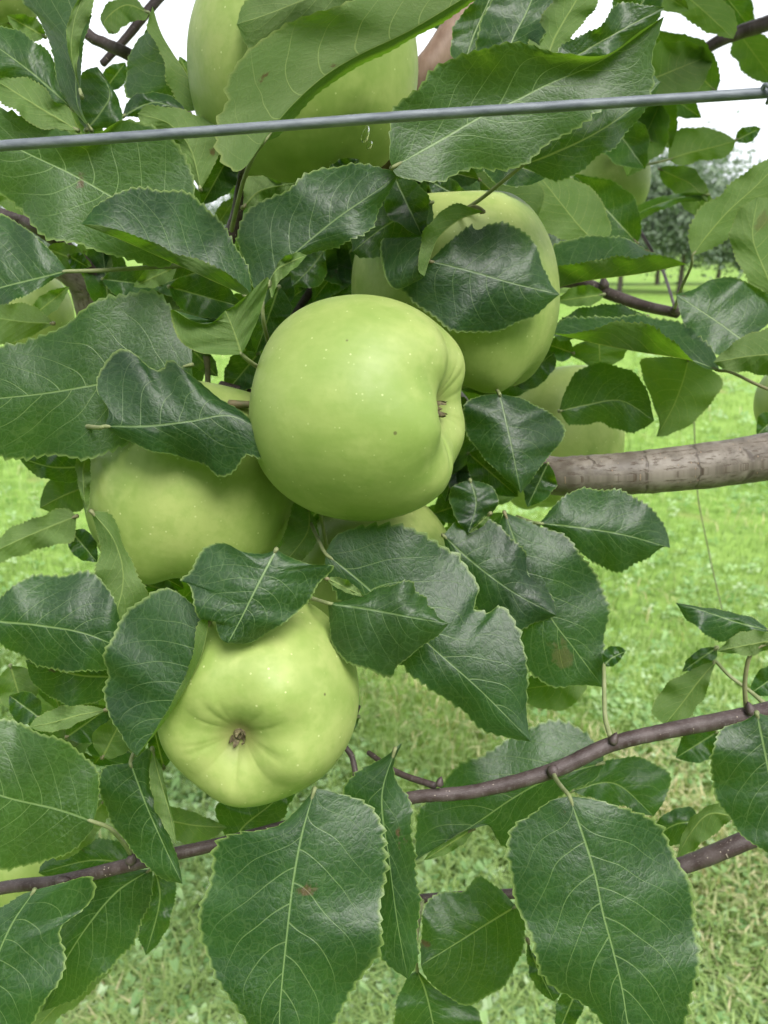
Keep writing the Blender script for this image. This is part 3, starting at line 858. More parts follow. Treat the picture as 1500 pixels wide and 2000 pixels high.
leaf('985,1000 1035,1130 1080,1212 1120,1265 1178,1342', '1060,1030 1120,1065 1156,1110 1178,1160 1184,1230 1177,1300', '955,1080 985,1180 1010,1242 1024,1305 1070,1338 1140,1337', 33.9, 0, -.3, .5, .5, tone=.85, scorch=True,
     label='large dark leaf with a brown scorch mark near its tip')
leaf('1130,1320 1090,1335 1027,1345', '1145,1345 1110,1382 1068,1386 1030,1372', '1120,1310 1070,1310 1035,1322', 36.5, 0, 0, .2, .2, under=True, yel=.1, tone=.8, lod=2)
leaf('1180,1300 1195,1285 1222,1272', '1178,1275 1195,1262 1215,1265', '1190,1302 1205,1296', 33, 0, 0, .2, -.2, tone=1.0, lod=3, pet='1180,1330,32.4 1182,1400,31 1192,1438,30.3')
# ---- middle of the picture
leaf('635,1080 720,1150 845,1265 940,1350 1038,1449', '655,1050 700,1028 755,1024 815,1040 870,1075 915,1120 938,1145 931,1182 955,1195 978,1187 1005,1225 1023,1275 1028,1350 1031,1415',
     '640,1130 690,1220 740,1280 785,1300 800,1325 870,1355 905,1388 935,1420 985,1439', 30.3, -1.2, -.3, .6, .5, tone=1.06, pet='620,1050,31.5 600,1005,33.5 585,960,36',
     label='long grey green leaf with a bite out of its edge, below the centre apple')
leaf('640,1178 720,1190 800,1205 877,1218', '645,1225 650,1260 690,1296 730,1313 765,1322 775,1300 810,1272 850,1245', '655,1176 700,1168 738,1148 770,1140 803,1140 812,1156 832,1166 836,1184 848,1190 856,1206', 28.3, -.6, 0, .5, .5, tone=.85, yel=.12,
     pet='620,1172,29 595,1165,31')
tleaf(638, 1130, 712, 1166, 15, 28.8, -.2, .9, .5, under=True, tone=1.25, lod=2)
leaf('540,1073 505,1140 470,1210 445,1256', '515,1081 475,1078 440,1062 405,1069 382,1088 372,1118 354,1134 368,1140 378,1165 388,1207 418,1210 424,1228 434,1250', '565,1088 605,1102 650,1107 625,1140 585,1190 540,1225 500,1250 470,1257',
     26.4, -.4, -.2, .5, .8, tone=1.12, vein=1.25, pl=2.6, label='curved pale veined leaf lying between two apples')
leaf('410,1210 390,1290 335,1390 268,1476', '340,1155 290,1165 240,1205 206,1275 216,1318 202,1350 215,1400 235,1432 255,1465', '390,1214 366,1312 312,1412', 26.7, -.3, 0, .9, -.7, p=1.2, tone=1.05, pl=2.6,
     label='folded leaf with a pale turned up margin beside the lowest apple')
leaf('178,998 225,1060 240,1140 207,1259', '192,1050 196,1090 176,1150 162,1210 182,1242', '218,1005 238,1060 264,1110 283,1166 250,1212 222,1238', 29.5, 0, 0, .3, .5, under=True, yel=.12, tone=.85)
leaf('-30,1212 80,1222 175,1240 272,1284', '0,1172 40,1137 110,1122 185,1125 225,1180 245,1240', '20,1270 90,1300 165,1313 225,1298', 28.8, .3, -.2, .7, .4, tone=1.08)
leaf('225,1322 150,1318 50,1290', '205,1362 150,1378 100,1362 65,1332', '200,1295 120,1280 70,1278', 30.5, 0, 0, .3, .2, tone=.95)
tleaf(78, 1402, 18, 1358, 34, 31, 0, 1, .9, tone=.95, lod=2)
tleaf(20, 1300, 50, 1400, 44, 33, 0, .9, .9, under=True, yel=.1, lod=2)
tleaf(70, 1275, 120, 1390, 40, 34, 0, .9, .7, under=True, tone=.7, lod=2)
leaf('210,1386 150,1398 100,1412 56,1420', '160,1378 110,1384 75,1400', '170,1404 110,1428 75,1426', 29.5, .2, 0, .2, -.4, under=True, tone=1.1)
leaf('183,1605 110,1580 0,1553 -120,1500', '192,1560 188,1500 150,1468 100,1440 40,1414 0,1404 -60,1420', '180,1622 150,1652 100,1676 40,1692 0,1700 -70,1640', 27.8, -.6, 0, .3, .5, tone=1.0, yel=.22, puck=.07,
     pet='215,1618,28.4 240,1645,30 256,1668,31.3', label='bright green leaf with fine serrated margin at the left edge')
leaf('255,1490 285,1570 320,1650 356,1726', '200,1502 195,1542 215,1592 240,1640 290,1692 322,1717', '293,1465 300,1530 315,1590 338,1650 352,1700', 29.6, -.4, 0, .6, .2, tone=.98, vein=1.15, pet='262,1470,30.5 285,1440,33')
leaf('297,1462 312,1520 330,1580 345,1650', '318,1510 328,1560 340,1610', '293,1500 296,1550 318,1610', 29.2, -.2, 0, .2, -.2, under=True, tone=1.05, lod=2, teeth=.6)
leaf('297,1697 230,1740 170,1810 120,1890 82,1976', '298,1720 290,1762 274,1812 230,1872 180,1922 130,1956', '200,1708 140,1750 108,1850 92,1925', 32.8, 0, 0, .4, .4, tone=.85, vein=1.1)
leaf('303,1700 312,1760 285,1866', '340,1722 336,1782 312,1838', '285,1755 272,1820', 33.5, 0, 0, .3, .3, tone=.62)
leaf('68,1738 20,1812 -12,1900 -30,2070', '122,1725 170,1714 186,1745 165,1776 114,1815 126,1870 112,1922 78,1972 40,2020', '30,1755 -40,1820 -80,1950', 29, -1.2, 0, .2, .8, tone=1.7, vein=.9, label='pale green leaf with a sky sheen in the lower left corner')  # the sheen is put into the pale leaf tone
leaf('225,1860 150,1925 50,2030', '218,1890 182,1932 128,1978 70,2025', '170,1860 100,1920 50,1980', 35, 0, 0, .2, .2, under=True, yel=.3, tone=.95, lod=2)
leaf('207,1560 165,1610 110,1682', '212,1590 180,1640 140,1672', '180,1570 135,1620 105,1660', 31, 0, 0, .2, -.2, under=True, yel=.35, tone=1.0, lod=2)
leaf('262,1690 180,1680 75,1705', '245,1652 190,1638 125,1655 85,1685', '200,1720 140,1735', 34, 0, 0, .3, .2, tone=.72)
tleaf(95, 1640, 190, 1530, 45, 35, 0, .8, .9, tone=.6, lod=2)
leaf('318,1600 380,1612 444,1616', '330,1575 380,1588 415,1602', '335,1636 385,1649 420,1632', 34, 0, 0, .2, .2, under=True, yel=.2, tone=.8, lod=2)
leaf('450,1650 480,1610 530,1570 552,1540', '425,1600 430,1565 480,1545', '500,1642 550,1602 560,1570', 34.5, 0, 0, .3, .3, tone=.75, lod=2)
tleaf(500, 1600, 585, 1530, 26, 36, 0, .9, .8, tone=1.2, lod=3)
# ---- the two large hanging leaves and their neighbours
leaf('615,1540 592,1620 573,1720 560,1830 550,1930 546,2000 552,2110', '650,1545 700,1565 735,1600 750,1650 752,1720 745,1800 725,1870 690,1932 655,1990 605,2070',
     '572,1590 540,1615 470,1630 432,1650 410,1700 393,1760 399,1820 410,1872 440,1932 480,2000 525,2070', 27, -1.6, -.2, .5, .6, tone=1.15, vein=1.0, puck=.10, pl=3.0,
     label='large flat hanging leaf at the bottom, pale yellow midrib')
leaf('772,1462 746,1560 760,1680 776,1800 797,1913', '785,1452 768,1500 791,1560 806,1620 811,1700 816,1800 815,1872', '752,1478 700,1508 668,1547 720,1600 742,1700 737,1800 745,1870', 28.6, -.2, -.2, .6, .5, tone=.82)
leaf('1178,1490 1075,1520 1000,1560 920,1615 812,1680', '1176,1470 1145,1430 1100,1415 1050,1417 990,1445 915,1490 872,1525 830,1568 814,1605', '1165,1520 1140,1532 1080,1562 1000,1645 970,1636 955,1612 918,1620 882,1626 848,1652',
     32.2, 0, -.3, .9, .3, p=1.2, tone=.85, label='dark leaf behind the lower twig, creased along its midrib')
tleaf(925, 1618, 828, 1680, 16, 32.6, 0, .9, .9, under=True, tone=.9, lod=3)
leaf('1115,1545 1200,1530 1277,1594', '1140,1508 1180,1490 1240,1477 1290,1500 1310,1525 1298,1562', '1160,1560 1220,1576 1250,1588', 35, .2, 0, .5, -.3, tone=1.8, vein=.8)  # pale tone stands in for the sky reflection
leaf('1112,1555 1148,1660 1165,1720 1178,1785 1197,1855 1215,1930 1226,2000 1245,2100', '1150,1560 1200,1575 1270,1605 1315,1650 1340,1710 1346,1760 1355,1815 1361,1875 1357,1940 1335,1995 1290,2060',
     '1070,1565 1030,1595 1005,1622 997,1680 1000,1722 1010,1770 1030,1825 1055,1875 1090,1930 1130,1956 1165,1982 1200,2040', 27.2, -1.4, -.2, .6, .5, tone=1.15, puck=.10, pet='1098,1538,28 1086,1522,29 1080,1508,29.8',
     label='large broad leaf hanging from the lower twig at right')
leaf('1478,1392 1500,1500 1535,1690', '1450,1410 1410,1426 1392,1460 1391,1510 1404,1560 1430,1610 1465,1642 1500,1664', '1560,1420 1600,1500 1580,1620', 27, -.5, 0, .5, .5, tone=.98, label='serrated dark leaf cut by the right edge, above the brown dry grass')
leaf('1435,1595 1385,1590 1350,1625 1322,1675', '1405,1570 1365,1585 1335,1625', '1405,1620 1380,1640 1345,1665', 33, 0, 0, -.3, .3, under=True, yel=.1, tone=.95, lod=2)
leaf('1370,1605 1320,1610 1272,1640', '1345,1575 1300,1590 1278,1612', '1340,1640 1300,1655', 35, 0, 0, .3, .3, tone=1.15, lod=2)
leaf('1008,1770 950,1805 890,1843 822,1885', '1023,1800 1021,1850 1000,1900 965,1936 910,1964 855,1930 830,1905', '985,1745 965,1730 935,1714 905,1738 865,1745 828,1775', 32.5, -.5, 0, .4, .6, tone=.72, pet='1018,1762,33.5 1030,1752,36', label='shaded dark leaf between the two large hanging leaves')
leaf('815,1895 835,1950 860,2070', '858,1936 905,1958 938,1980 935,2040', '795,1910 775,1960 770,2010 800,2060', 33.5, 0, 0, .3, .3, tone=.85, pet='812,1850,33 818,1800,33.5 825,1760,36')
leaf('1030,1835 1050,1890 1082,1956', '1040,1860 1075,1905 1092,1940', '1030,1880 1045,1925 1065,1945', 33, 0, 0, .2, .2, tone=1.15, lod=2)
tleaf(1130, 1925, 1090, 2020, 28, 34, 0, .9, .9, tone=1.1, lod=2)
leaf('1505,1232 1440,1215 1380,1195 1320,1177', '1470,1208 1420,1194 1360,1184', '1460,1242 1420,1251 1388,1244 1345,1212', 31, 0, 0, .5, .1, tone=1.2)
leaf('1520,1250 1470,1258 1400,1272', '1498,1236 1460,1232 1430,1245', '1500,1268 1465,1280 1430,1276', 29.6, 0, 0, .3, .1, under=True, tone=.85, pet='1470,1272,29.9 1455,1330,30.4 1458,1390,31')
leaf('1398,1292 1365,1330 1335,1370 1298,1416', '1390,1315 1372,1365 1332,1413', '1370,1300 1320,1325 1290,1352 1274,1388', 33, 0, 0, .3, .3, under=True, yel=.15, tone=.9, pet='1425,1320,33 1465,1350,32.6 1500,1380,32')
leaf('1400,1265 1370,1285 1332,1312', '1375,1265 1345,1285', '1398,1285 1372,1305', 33.3, 0, 0, .2, .2, tone=.95, lod=3)
tleaf(1400, 1430, 1320, 1480, 42, 35, 0, .9, .8, tone=1.2, lod=2)
tleaf(1530, 1310, 1465, 1355, 30, 34, 0, .9, .9, tone=1.2, lod=2)
# ---- left side, upper half
leaf('488,582 425,553 325,508 240,470 159,438', '490,558 472,500 442,450 402,408 352,376 300,367 240,375 188,404', '480,562 430,527 360,500 280,468 210,443', 28.2, -.8, 0, 1.3, -.5, p=1.25, tone=.98, pl=2.4,
     label='dark leaf with folded pale lower margin, tip pointing left')
leaf('513,602 532,540 585,487 660,425 740,370 781,337', '495,560 474,500 470,450 486,410 540,380 590,350 650,328 700,320', '530,578 556,530 592,500 640,486 690,470 722,440 752,388', 28.6, -.6, 0, .5, .3, tone=.98, pet='515,630,29 522,660,30.5 530,690,33',
     label='grey green leaf with tip pointing right, just above the centre apple')
leaf('525,560 535,532 560,515 600,498', '545,512 575,494', '532,580 545,550 580,520', 28.0, 0, 0, -.1, -.2, under=True, lod=3, tone=1.1, teeth=.4)
leaf('472,692 456,645 440,606', '432,693 382,686 350,662 335,606 375,627 412,631', '490,656 508,610 525,542 490,570 456,598', 27.4, -.3, 0, -.6, -.6, under=True, tone=1.1, yel=.08, pet='485,704,27.8 505,718,29 520,730,31', label='small pale cupped leaf left of the centre apple')
leaf('375,712 280,735 185,752 90,768 0,778 -90,790', '372,680 345,620 305,572 260,570 200,590 130,630 60,665 0,678 -50,720', '370,762 310,822 250,870 160,888 70,893 0,893 -60,850', 29.6, -.4, 0, .2, .4, tone=.95, yel=.08, puck=.045,
     label='big leaf with wide veins at the left edge, above the left apple')
leaf('205,833 290,832 370,823 450,812 518,848', '212,800 190,765 192,725 230,688 262,692 290,716 316,725 330,703 350,712 390,748 430,780 470,803', '240,856 290,879 350,889 395,905 425,931 455,918 482,886 516,893', 27.8, .4, -.2, .5, .6, tone=1.0,
     pet='190,835,28.2 150,830,31', label='notched leaf lying over the left apple')
leaf('325,445 220,385 140,340 55,300 -60,245', '330,515 230,500 140,476 85,450 40,410 0,375 -40,320', '370,405 381,345 352,296 300,250 240,236 200,255 155,262 90,250 30,222 -20,213', 29.8, -.6, 0, .3, -.5, tone=1.0, yel=.28, vein=1.4, puck=.035,
     label='large backlit leaf under the wire at left, yellow veins')
leaf('132,530 60,547 0,562 -70,585', '118,512 85,475 40,440 0,420 -50,430', '105,545 75,562 30,586 -20,592', 28.5, 0, 0, .5, -.2, tone=1.0, pet='200,528,29 330,520,31 440,515,35')
leaf('105,632 40,628 -60,612', '82,610 45,592 0,594 -40,590', '60,655 0,674 -40,660', 33, 0, 0, .2, .2, under=True, yel=.65, tone=1.15)
leaf('178,255 152,205 149,120 152,60 165,0 172,-60', '132,200 112,165 105,110 80,40 40,-2 60,-60', '158,205 160,110 172,50 180,-10', 28.8, .3, 0, .9, -.7, p=1.2, tone=1.1)
leaf('160,190 140,110 145,40 172,-30', '130,80 142,20 165,-20', '150,130 165,60 182,0', 28.2, .2, 0, -.2, .1, under=True, yel=.2, lod=2, tone=1.0)
leaf('145,215 60,140 -25,78', '115,165 100,110 60,75 0,52', '82,195 20,160 -30,130', 30.2, 0, 0, .4, .3, tone=1.1)
leaf('152,255 80,212 0,162 -45,140', '136,216 110,200 85,170 50,155 0,149', '75,247 30,216 0,192', 29, 0, 0, .1, -.3, under=True, tone=1.05)
leaf('168,255 200,215 215,180 190,130', '235,240 232,200 215,165', '150,220 150,170 165,140', 31, 0, 0, .3, .3, tone=.85, lod=2)
tleaf(88, 72, 14, 30, 26, 34, 0, .9, .8, under=True, tone=1.05, lod=2)
leaf('290,25 245,10 205,40 212,66', '255,-8 215,5 196,35', '285,36 250,45 228,64', 38, 0, 0, .3, -.2, under=True, tone=.6, lod=2)
leaf('390,216 368,150 338,104 314,62 298,12', '330,202 250,192 250,130 266,80 284,62', '355,212 331,165 318,115 302,78 288,50', 34, 0, 0, 1.4, -.6, p=1.2, tone=.85)
leaf('238,228 300,200 365,220', '255,192 300,180 345,195', '280,228 330,225', 33.2, 0, 0, .3, .2, tone=.75, lod=2)
leaf('392,372 372,292 330,242 268,222', '426,300 416,236 380,225 340,212 290,206', '368,332 340,282 310,262 282,250', 31.4, 0, 0, .2, .2, under=True, yel=.3, tone=.95)
tleaf(205, 175, 245, 122, 26, 42, 0, .9, .9, tone=1.2, lod=3)
tleaf(375, 160, 350, 110, 14, 42, 0, .9, .9, tone=.9, lod=3, under=True)
leaf('474,406 510,372 583,357', '480,355 500,342 530,350 555,357', '500,405 535,385', 31, 0, 0, .2, .2, under=True, tone=.9, lod=2)
tleaf(640, 350, 702, 312, 24, 31.5, 0, .9, .8, tone=.9, lod=2)
leaf('838,510 920,530 1000,553 1093,575', '800,530 784,556 805,586 835,611 875,636 925,649 970,647 1005,632 1042,615 1072,592', '865,485 915,446 970,433 1000,445 1030,460 1050,490 1065,530 1076,556', 31.0, .5, -.2, .5, .6, tone=.9, pet='825,505,31.6 800,490,34',
     label='dark leaf lying flat across the apple behind the centre')
leaf('945,413 897,430 858,463 840,505 829,540', '850,432 778,474 748,466 749,522 770,565 812,550', '888,400 842,432 822,478 817,525', 30.2, 0, 0, .8, -.6, p=1.2, tone=1.0, pet='925,404,30.8 895,420,31.8 868,445,32.5', teeth=.7,
     label='small twisted leaf with curled downy edge above the centre')
leaf('845,395 790,420 740,450 688,492', '840,440 790,480 740,500 705,502', '820,375 760,385 710,425 690,460', 31.2, 0, 0, .3, .3, tone=.55, lod=2)
leaf('640,480 610,520 570,560', '636,500 636,540 615,560', '600,480 570,510', 35, 0, 0, .3, .3, tone=.65, lod=2)
tleaf(770, 345, 825, 462, 46, 30.9, 0, .9, .9, tone=.55, lod=2)
tleaf(838, 352, 920, 398, 26, 34, 0, .9, .9, tone=1.0, lod=2)
tleaf(820, 322, 935, 350, 44, 36, 0, .9, .9, tone=.6, lod=2)
tleaf(940, 300, 1070, 345, 50, 33.5, 0, .9, .9, tone=.6, lod=2)
tleaf(770, 362, 795, 405, 14, 34, 0, .9, .8, under=True, tone=.8, lod=3)
leaf('918,937 930,985 914,1042', '960,950 972,975 962,1002 935,1022', '883,952 880,985 895,1018', 33.5, -.3, 0, .3, .2, tone=.5, lod=2)
tleaf(958, 1002, 914, 1042, 9, 33.0, 0, .9, .5, under=True, tone=.9, lod=3)
tleaf(915, 885, 1012, 970, 40, 36.5, 0, .9, .9, tone=.6, lod=2)
tleaf(1070, 905, 1030, 990, 36, 36.5, 0, .9, .8, tone=.8, lod=2)
leaf('604,990 600,1040 560,1095', '575,985 555,1050 545,1080', '622,1040 600,1085 572,1097', 32.5, 0, 0, .3, .2, under=True, tone=.85, pet='610,985,33 625,1000,34 640,1080,35', lod=2)
leaf('150,1008 80,1036 0,1072 -45,1100', '130,994 90,1004 50,1020 0,1048', '138,1056 70,1072 0,1099', 32, 0, 0, .2, .2, under=True, yel=.4, tone=1.0, label='narrow yellowing leaf at the left edge beside the left apple')
tleaf(138, 1036, 190, 1098, 28, 33, 0, .9, .9, tone=.7, lod=2)
leaf('165,912 100,912 35,893', '150,938 100,938 60,920', '140,885 80,880', 32, 0, 0, .3, .2, tone=1.15, lod=2)
leaf('168,950 120,970 78,992', '150,938 98,940 82,965', '160,995 110,1002', 33.5, 0, 0, .2, .2, under=True, yel=.25, tone=.85, lod=2)
leaf('168,886 162,930 168,1008', '150,895 150,930 160,975', '176,895 176,940 174,980', 30.5, 0, 0, .2, .2, under=True, yel=.4, tone=.9, lod=2)
tleaf(270, 1100, 360, 1150, 32, 36, 0, .9, .9, tone=.6, lod=2)
tleaf(280, 1140, 352, 1162, 22, 35, 0, .9, .8, under=True, tone=.8, lod=3)
tleaf(372, 680, 425, 735, 24, 34, 0, .9, .8, under=True, tone=.85, lod=2)
tleaf(505, 690, 440, 768, 38, 33.5, 0, .9, .9, tone=.6, lod=2)
tleaf(330, 560, 475, 600, 44, 33, 0, .9, .9, tone=.6, lod=2)
tleaf(545, 560, 500, 690, 44, 32.5, 0, .9, .8, tone=.85, lod=2)
tleaf(200, 545, 320, 560, 34, 38, 0, .9, .9, tone=1.15, lod=2)
tleaf(90, 485, 180, 520, 26, 33, 0, .9, .9, under=True, yel=.4, lod=2)
tleaf(135, 500, 172, 522, 18, 32, 0, .9, .9, tone=1.2, lod=3)
tleaf(345, 520, 260, 560, 22, 36, 0, .9, .9, under=True, yel=.2, lod=3)
tleaf(60, 620, 135, 560, 22, 44, 0, .9, .9, under=True, tone=.8, lod=3)
tleaf(0, 330, 45, 420, 40, 34, 0, .9, .9, under=True, yel=.2, lod=2)
tleaf(450, 300, 395, 400, 40, 33.5, 0, .9, .9, tone=.6, lod=2)
tleaf(430, 330, 475, 270, 28, 34, 0, .9, .9, tone=.7, lod=2)
tleaf(425, 440, 460, 385, 20, 40, 0, .9, .9, under=True, yel=.5, lod=3)
tleaf(700, 1400, 655, 1440, 14, 33.5, 0, .9, .8, tone=.4, lod=3)
tleaf(200, 1480, 240, 1400, 40, 31.5, 0, .9, .9, under=True, yel=.1, tone=.9, lod=2)
tleaf(130, 1440, 215, 1380, 40, 32.5, 0, .9, .9, tone=.6, lod=2)
tleaf(320, 1500, 300, 1420, 26, 33, 0, .9, .9, tone=.6, lod=3)
tleaf(1440, 60, 1520, 170, 44, 60, 0, .9, .9, under=True, yel=.25, lod=2)
tleaf(1400, -30, 1470, 60, 40, 60, 0, .9, .9, tone=1.1, lod=3)
tleaf(1210, 60, 1290, -40, 52, 42, 0, .9, .9, tone=.7, lod=2)
tleaf(1500, 560, 1545, 630, 40, 44, 0, .9, .9, tone=.8, lod=3)
tleaf(1520, 810, 1478, 850, 26, 42, 0, .9, .9, tone=.8, lod=3)

# ---- leaves deep inside the crown, seen only in the gaps, toned dark for the shade there
for (cx, cy, sp, n) in ((260, 480, 110, 5), (120, 330, 90, 4), (360, 640, 110, 5), (640, 470, 100, 6), (830, 375, 90, 10), (760, 380, 50, 4), (930, 960, 50, 4), (560, 560, 60, 3), (950, 700, 70, 3), (940, 930, 45, 5),
                        (840, 1180, 80, 4), (620, 1230, 60, 3), (300, 1240, 70, 4), (120, 1440, 70, 4), (700, 960, 70, 3), (900, 60, 60, 3), (420, 300, 60, 3), (230, 1420, 60, 3), (860, 830, 50, 3)):
    for _ in range(n):
        x = cx + rng.normal() * sp * .5; y = cy + rng.normal() * sp * .5
        a = rng.random() * 6.28; ln = 95 + 35 * rng.random(); dz = 39 + 6 * rng.random()
        tleaf(x - math.cos(a) * ln * .7, y - math.sin(a) * ln * .7, x + math.cos(a) * ln * .7, y + math.sin(a) * ln * .7, ln * .42, dz, rng.normal() * 1.5,
              .8 + .2 * rng.random(), .6 + .4 * rng.random(), under=bool(rng.random() < .3), tone=.55, lod=3, pet=False)

for _ in range(48):  # dark backing leaves, added to block lawn light from behind the cluster
    x, y = rng.uniform(240, 965), rng.uniform(330, 1130)
    a = rng.random() * 6.28; ln = 100 + 35 * rng.random()
    tleaf(x - math.cos(a) * ln * .7, y - math.sin(a) * ln * .7, x + math.cos(a) * ln * .7, y + math.sin(a) * ln * .7, ln * .42, rng.uniform(42.5, 50), rng.normal() * 1.5,
          .8 + .2 * rng.random(), .6 + .4 * rng.random(), under=bool(rng.random() < .25), tone=.6, lod=3, pet=False)
for (x0, y0, x1, y1, w_) in ((600, 460, 690, 560, 48), (700, 470, 610, 590, 44), (560, 600, 520, 500, 40), (880, 900, 960, 1010, 44), (900, 860, 870, 980, 42), (300, 560, 420, 520, 40), (830, 350, 740, 440, 40)):
    tleaf(x0, y0, x1, y1, w_, 38.5, 0, .9, .8, tone=.6, lod=2, pet=False)

# ------------------------------------------------------------------ apples
PROF = np.array([(0, .58), (.07, .60), (.14, .68), (.24, .80), (.40, .885), (.60, .86), (.80, .69), (.945, .40), (1.0, .06), (.975, -.26), (.875, -.55),
                 (.73, -.755), (.58, -.845), (.45, -.87), (.33, -.845), (.22, -.785), (.12, -.72), (.06, -.695), (0, -.69)])

def apple(x, y, d, rpx, axis, label, lobes=.035, phase=0.0, tall=1.0, seed=0, stalk=True, drops=(), squash=(1, 1), dent=None):
    """axis: direction of the calyx in camera space (right, up, towards camera)"""
    g = np.random.default_rng(seed + 100)
    c = P(x, y, d)
    r = rpx * d / FPX / 100
    root = empty('apple', c, label, 'apple', 'green apples on the tree')
    ax = np.array(axis, float); ax /= np.linalg.norm(ax)
    zc = -(ax[0] * CR + ax[1] * CU - ax[2] * CF)          # local +z points to the stalk
    rot = Vector(zc).to_track_quat('Z', 'Y')
    root.rotation_mode = 'QUATERNION'
    root.rotation_quaternion = rot
    n = 84; m = 120
    pr = catmull(np.c_[PROF, np.zeros(len(PROF))][:, :2], n)
    ph = np.linspace(0, 2 * math.pi, m, endpoint=False)
    pp, tt = np.meshgrid(ph, np.arange(n))
    v = tt / (n - 1)
    R = pr[tt, 0]; Z = pr[tt, 1] * tall
    amp = lobes * (0.25 + 1.3 * np.clip((v - .35) / .5, 0, 1))
    j = g.normal(size=5) * .25
    five = np.cos(5 * pp + phase + j[0]) + (.3 * np.cos(4 * pp + j[1] * 9) + .2 * np.cos(2 * pp + j[2] * 9))
    R2 = R * (1 + amp * five * .7) * (1 + .02 * np.cos(pp + j[3] * 12))
    # ridged crown round the calyx, uneven shoulders round the stalk
    Z2 = Z - 1.5 * amp * five * np.exp(-((v - .80) / .10) ** 2) * .9 + .03 * np.cos(pp + j[4] * 9) * np.sin(math.pi * v)
    Z2 = Z2 + .02 * np.cos(2 * pp + 1) * np.exp(-((v - .22) / .1) ** 2)
    crs = (1 - np.abs(np.sin(2.5 * pp + phase / 2 + j[0]))) ** 3 + .5 * (1 - np.abs(np.sin(4.5 * pp + j[1]))) ** 4
    Z2 = Z2 + .020 * crs * np.exp(-((v - .88) / .05) ** 2)
    X = R2 * np.cos(pp) * squash[0]; Y = R2 * np.sin(pp) * squash[1]
    V = np.stack([X, Y, Z2], -1) * r
    # soft irregular dimples
    for _ in range(6):
        q = g.normal(size=3); q = q / np.linalg.norm(q) * r
        dd = np.linalg.norm(V - q, axis=-1)
        V *= (1 - .010 * g.normal() * np.exp(-(dd / (.55 * r)) ** 2))[..., None]
    i = np.arange(n - 1)[:, None] * m; q0 = np.arange(m)[None]; q1 = (q0 + 1) % m
    F = np.stack([i + q0, i + q0 + m, i + q1 + m, i + q1], -1).reshape(-1, 4)
    body = mesh_obj('apple_flesh', V.reshape(-1, 3), F, M_APPLE, root, uvs={'UVMap': np.stack([pp / 6.2832, v], -1).reshape(-1, 2)})
    body.name = 'skin'
    # calyx: a dark cup with five withered sepals
    zb = V[-1, 0, 2]
    cu, cf = [], []
    for a_, (q, h) in enumerate(((.01, .035), (.05, .03), (.06, -.015), (.04, -.04), (.015, -.02))):
        for b in range(12):
            t = b / 12 * 6.283
            cu.append((math.cos(t) * q * r, math.sin(t) * q * r, zb + h * r))
    cf = [(a_ * 12 + b, a_ * 12 + (b + 1) % 12, (a_ + 1) * 12 + (b + 1) % 12, (a_ + 1) * 12 + b) for a_ in range(4) for b in range(12)]
    cal = mesh_obj('calyx', np.array(cu), cf, M_CALYX, root)
    for s in range(5):
        t = s / 5 * 6.283 + g.normal() * .2
        dirv = np.array([math.cos(t), math.sin(t), 0]); sidev = np.array([-math.sin(t), math.cos(t), 0])
        SV = []
        cur = .5 + .8 * g.random()
        for q, wd in ((0, .024), (.35, .028), (.7, .018), (1.0, .004)):
            ce = dirv * (.045 + (.085 * q) * (1 - cur * q * .8)) * r + np.array([0, 0, zb - (.02 + .10 * q * (.6 + .4 * cur)) * r])
            SV += [ce - sidev * wd * r, ce + np.array([0, 0, -.012 * r]) + dirv * .012 * r, ce + sidev * wd * r]
        SF = [(3 * q + e, 3 * q + e + 1, 3 * q + e + 4, 3 * q + e + 3) for q in range(3) for e in range(2)]
        mesh_obj('sepal', np.array(SV), SF, M_CALYX, cal)
    if stalk:
        b = np.array([0, 0, V[0, 0, 2] - .03 * r])
        tube_obj('stalk', [b, b + np.array([.02, .01, .25]) * r, b + np.array([.08, .03, .5]) * r, b + np.array([.18, .05, .72]) * r],
                 [.0014, .0012, .0012, .0018], M_STALK, root, sides=10, n=20)
    for (dx, dy, s, el) in drops:
        # a hanging drop sits on the skin where the line of sight meets it
        rad2 = max(0.0, 1 - (dx / rpx) ** 2 - (dy / rpx) ** 2)
        w3 = P(x + dx, y + dy, d - r * 100 * math.sqrt(rad2) * .985)
        nv = (w3 - c) / np.linalg.norm(w3 - c)
        down = np.array([0, 0, -1.0]); down -= nv * (down @ nv); down /= np.linalg.norm(down)
        sid = np.cross(nv, down)
        DV = []
        for a_ in range(9):
            th = a_ / 8 * math.pi
            for b in range(14):
                t = b / 14 * 6.283
                rad = math.sin(th)
                dn = math.cos(th)
                DV.append((down * dn * el + sid * rad * math.cos(t) * (.75 + .25 * dn) + nv * max(rad * math.sin(t) * .6, -.15)) * s)
        DF = [(a_ * 14 + b, a_ * 14 + (b + 1) % 14, (a_ + 1) * 14 + (b + 1) % 14, (a_ + 1) * 14 + b) for a_ in range(8) for b in range(14)]
        im = rot.to_matrix().transposed()
        loc = np.array(im @ Vector(w3 - c))
        DVl = np.array([im @ Vector(q) for q in DV])
        mesh_obj('water_drop', DVl, DF, M_DROP, root, loc=loc)
    return root

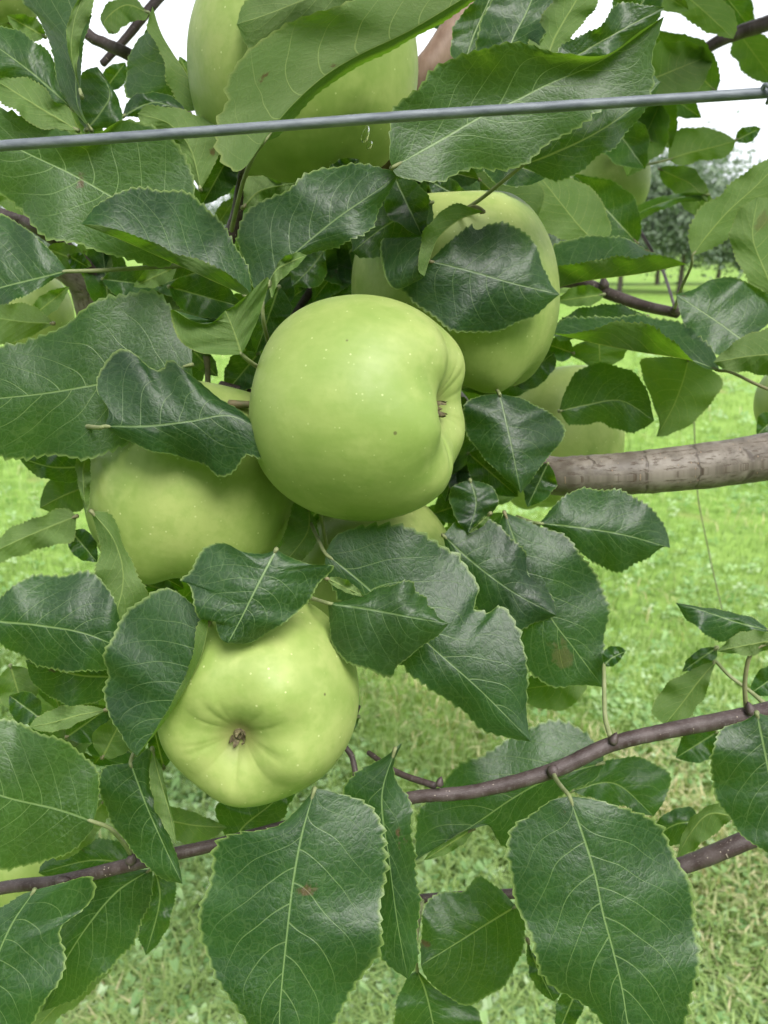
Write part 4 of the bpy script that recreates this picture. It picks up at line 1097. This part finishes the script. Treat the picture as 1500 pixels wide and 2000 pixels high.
apple(707, 796, 30.0, 218, (.95, -.05, .30), 'largest sharp green apple in the centre, its dried calyx pointing right', .017, .5, .935, 1)
apple(504, 1357, 30.0, 193, (-.10, -.31, .94), 'lowest green apple, its calyx facing the viewer', .016, 1.1, .98, 2)
apple(376, 938, 34.2, 203, (-.22, -.97, -.10), 'left green apple under the notched leaf, touching the centre apple', .03, 2.2, 1.04, 3)
apple(890, 582, 36.4, 202, (.10, -.95, -.22), 'green apple behind the centre one, a dark leaf lying across it', .025, .2, 1.0, 4)
apple(592, 140, 33.2, 222, (.05, -.85, -.5), 'topmost green apple behind the wire, a water drop near its bottom', .02, .9, .97, 5, drops=((122, 122, .0022, 1.5), (130, 143, .0016, 1.1)))
apple(742, 1122, 38.5, 152, (.2, -.96, .1), 'mostly hidden green apple squeezed below the centre apple', .02, .3, 1.0, 6, drops=((82, -108, .0016, 1.3),))
apple(1088, 858, 52, 126, (.05, -.99, .05), 'blurred green apple partly behind the thick grey limb', .02, .7, 1.17, 7)
apple(1192, 352, 62, 76, (.1, -.95, -.3), 'blurred apple among dark leaves in the upper right', .02, .7, 1.0, 8)
apple(62, 610, 52, 78, (.1, -.95, -.3), 'blurred apple at the left edge behind the big leaves', .02, .1, 1.0, 9)
apple(8, -10, 44, 62, (.1, -.95, -.3), 'apple cut off by the upper left corner', .02, .4, 1.0, 10)
apple(1555, 790, 50, 76, (-.1, -.98, .1), 'apple sliver at the right edge above the limb', .02, .4, 1.0, 11)
apple(40, 1690, 46, 105, (.1, -.95, -.3), 'blurred pale apple behind the lower left twig', .02, .9, 1.0, 12)

# ------------------------------------------------------------------ trellis wire
wp = [P(-2600, 465, 22.4), P(-700, 334, 22), P(0, 285, 22), P(400, 257, 22), P(780, 228, 22), P(1150, 204, 22), P(1500, 181, 22), P(2200, 133, 22), P(4200, -5, 22.4)]
V, F, uv = tube(wp, [.00142], sides=16, n=120, rough=.004)
wire = mesh_obj('trellis_wire', V - wp[0], F, M_WIRE, loc=wp[0], uvs={'UVMap': uv})
wire['label'] = 'thin grey galvanised wire stretched across the top of the picture'; wire['category'] = 'wire'
hk = [P(1488, 176, 21.9), P(1494, 166, 21.8), P(1503, 170, 21.7), P(1504, 186, 21.8), P(1498, 202, 22.1)]
V, F, uv = tube(hk, [.0006, .0006, .0005], sides=8, n=30)
clip = mesh_obj('wire_clip', V - hk[0], F, M_WIRE, wire, loc=hk[0] - wp[0], uvs={'UVMap': uv})
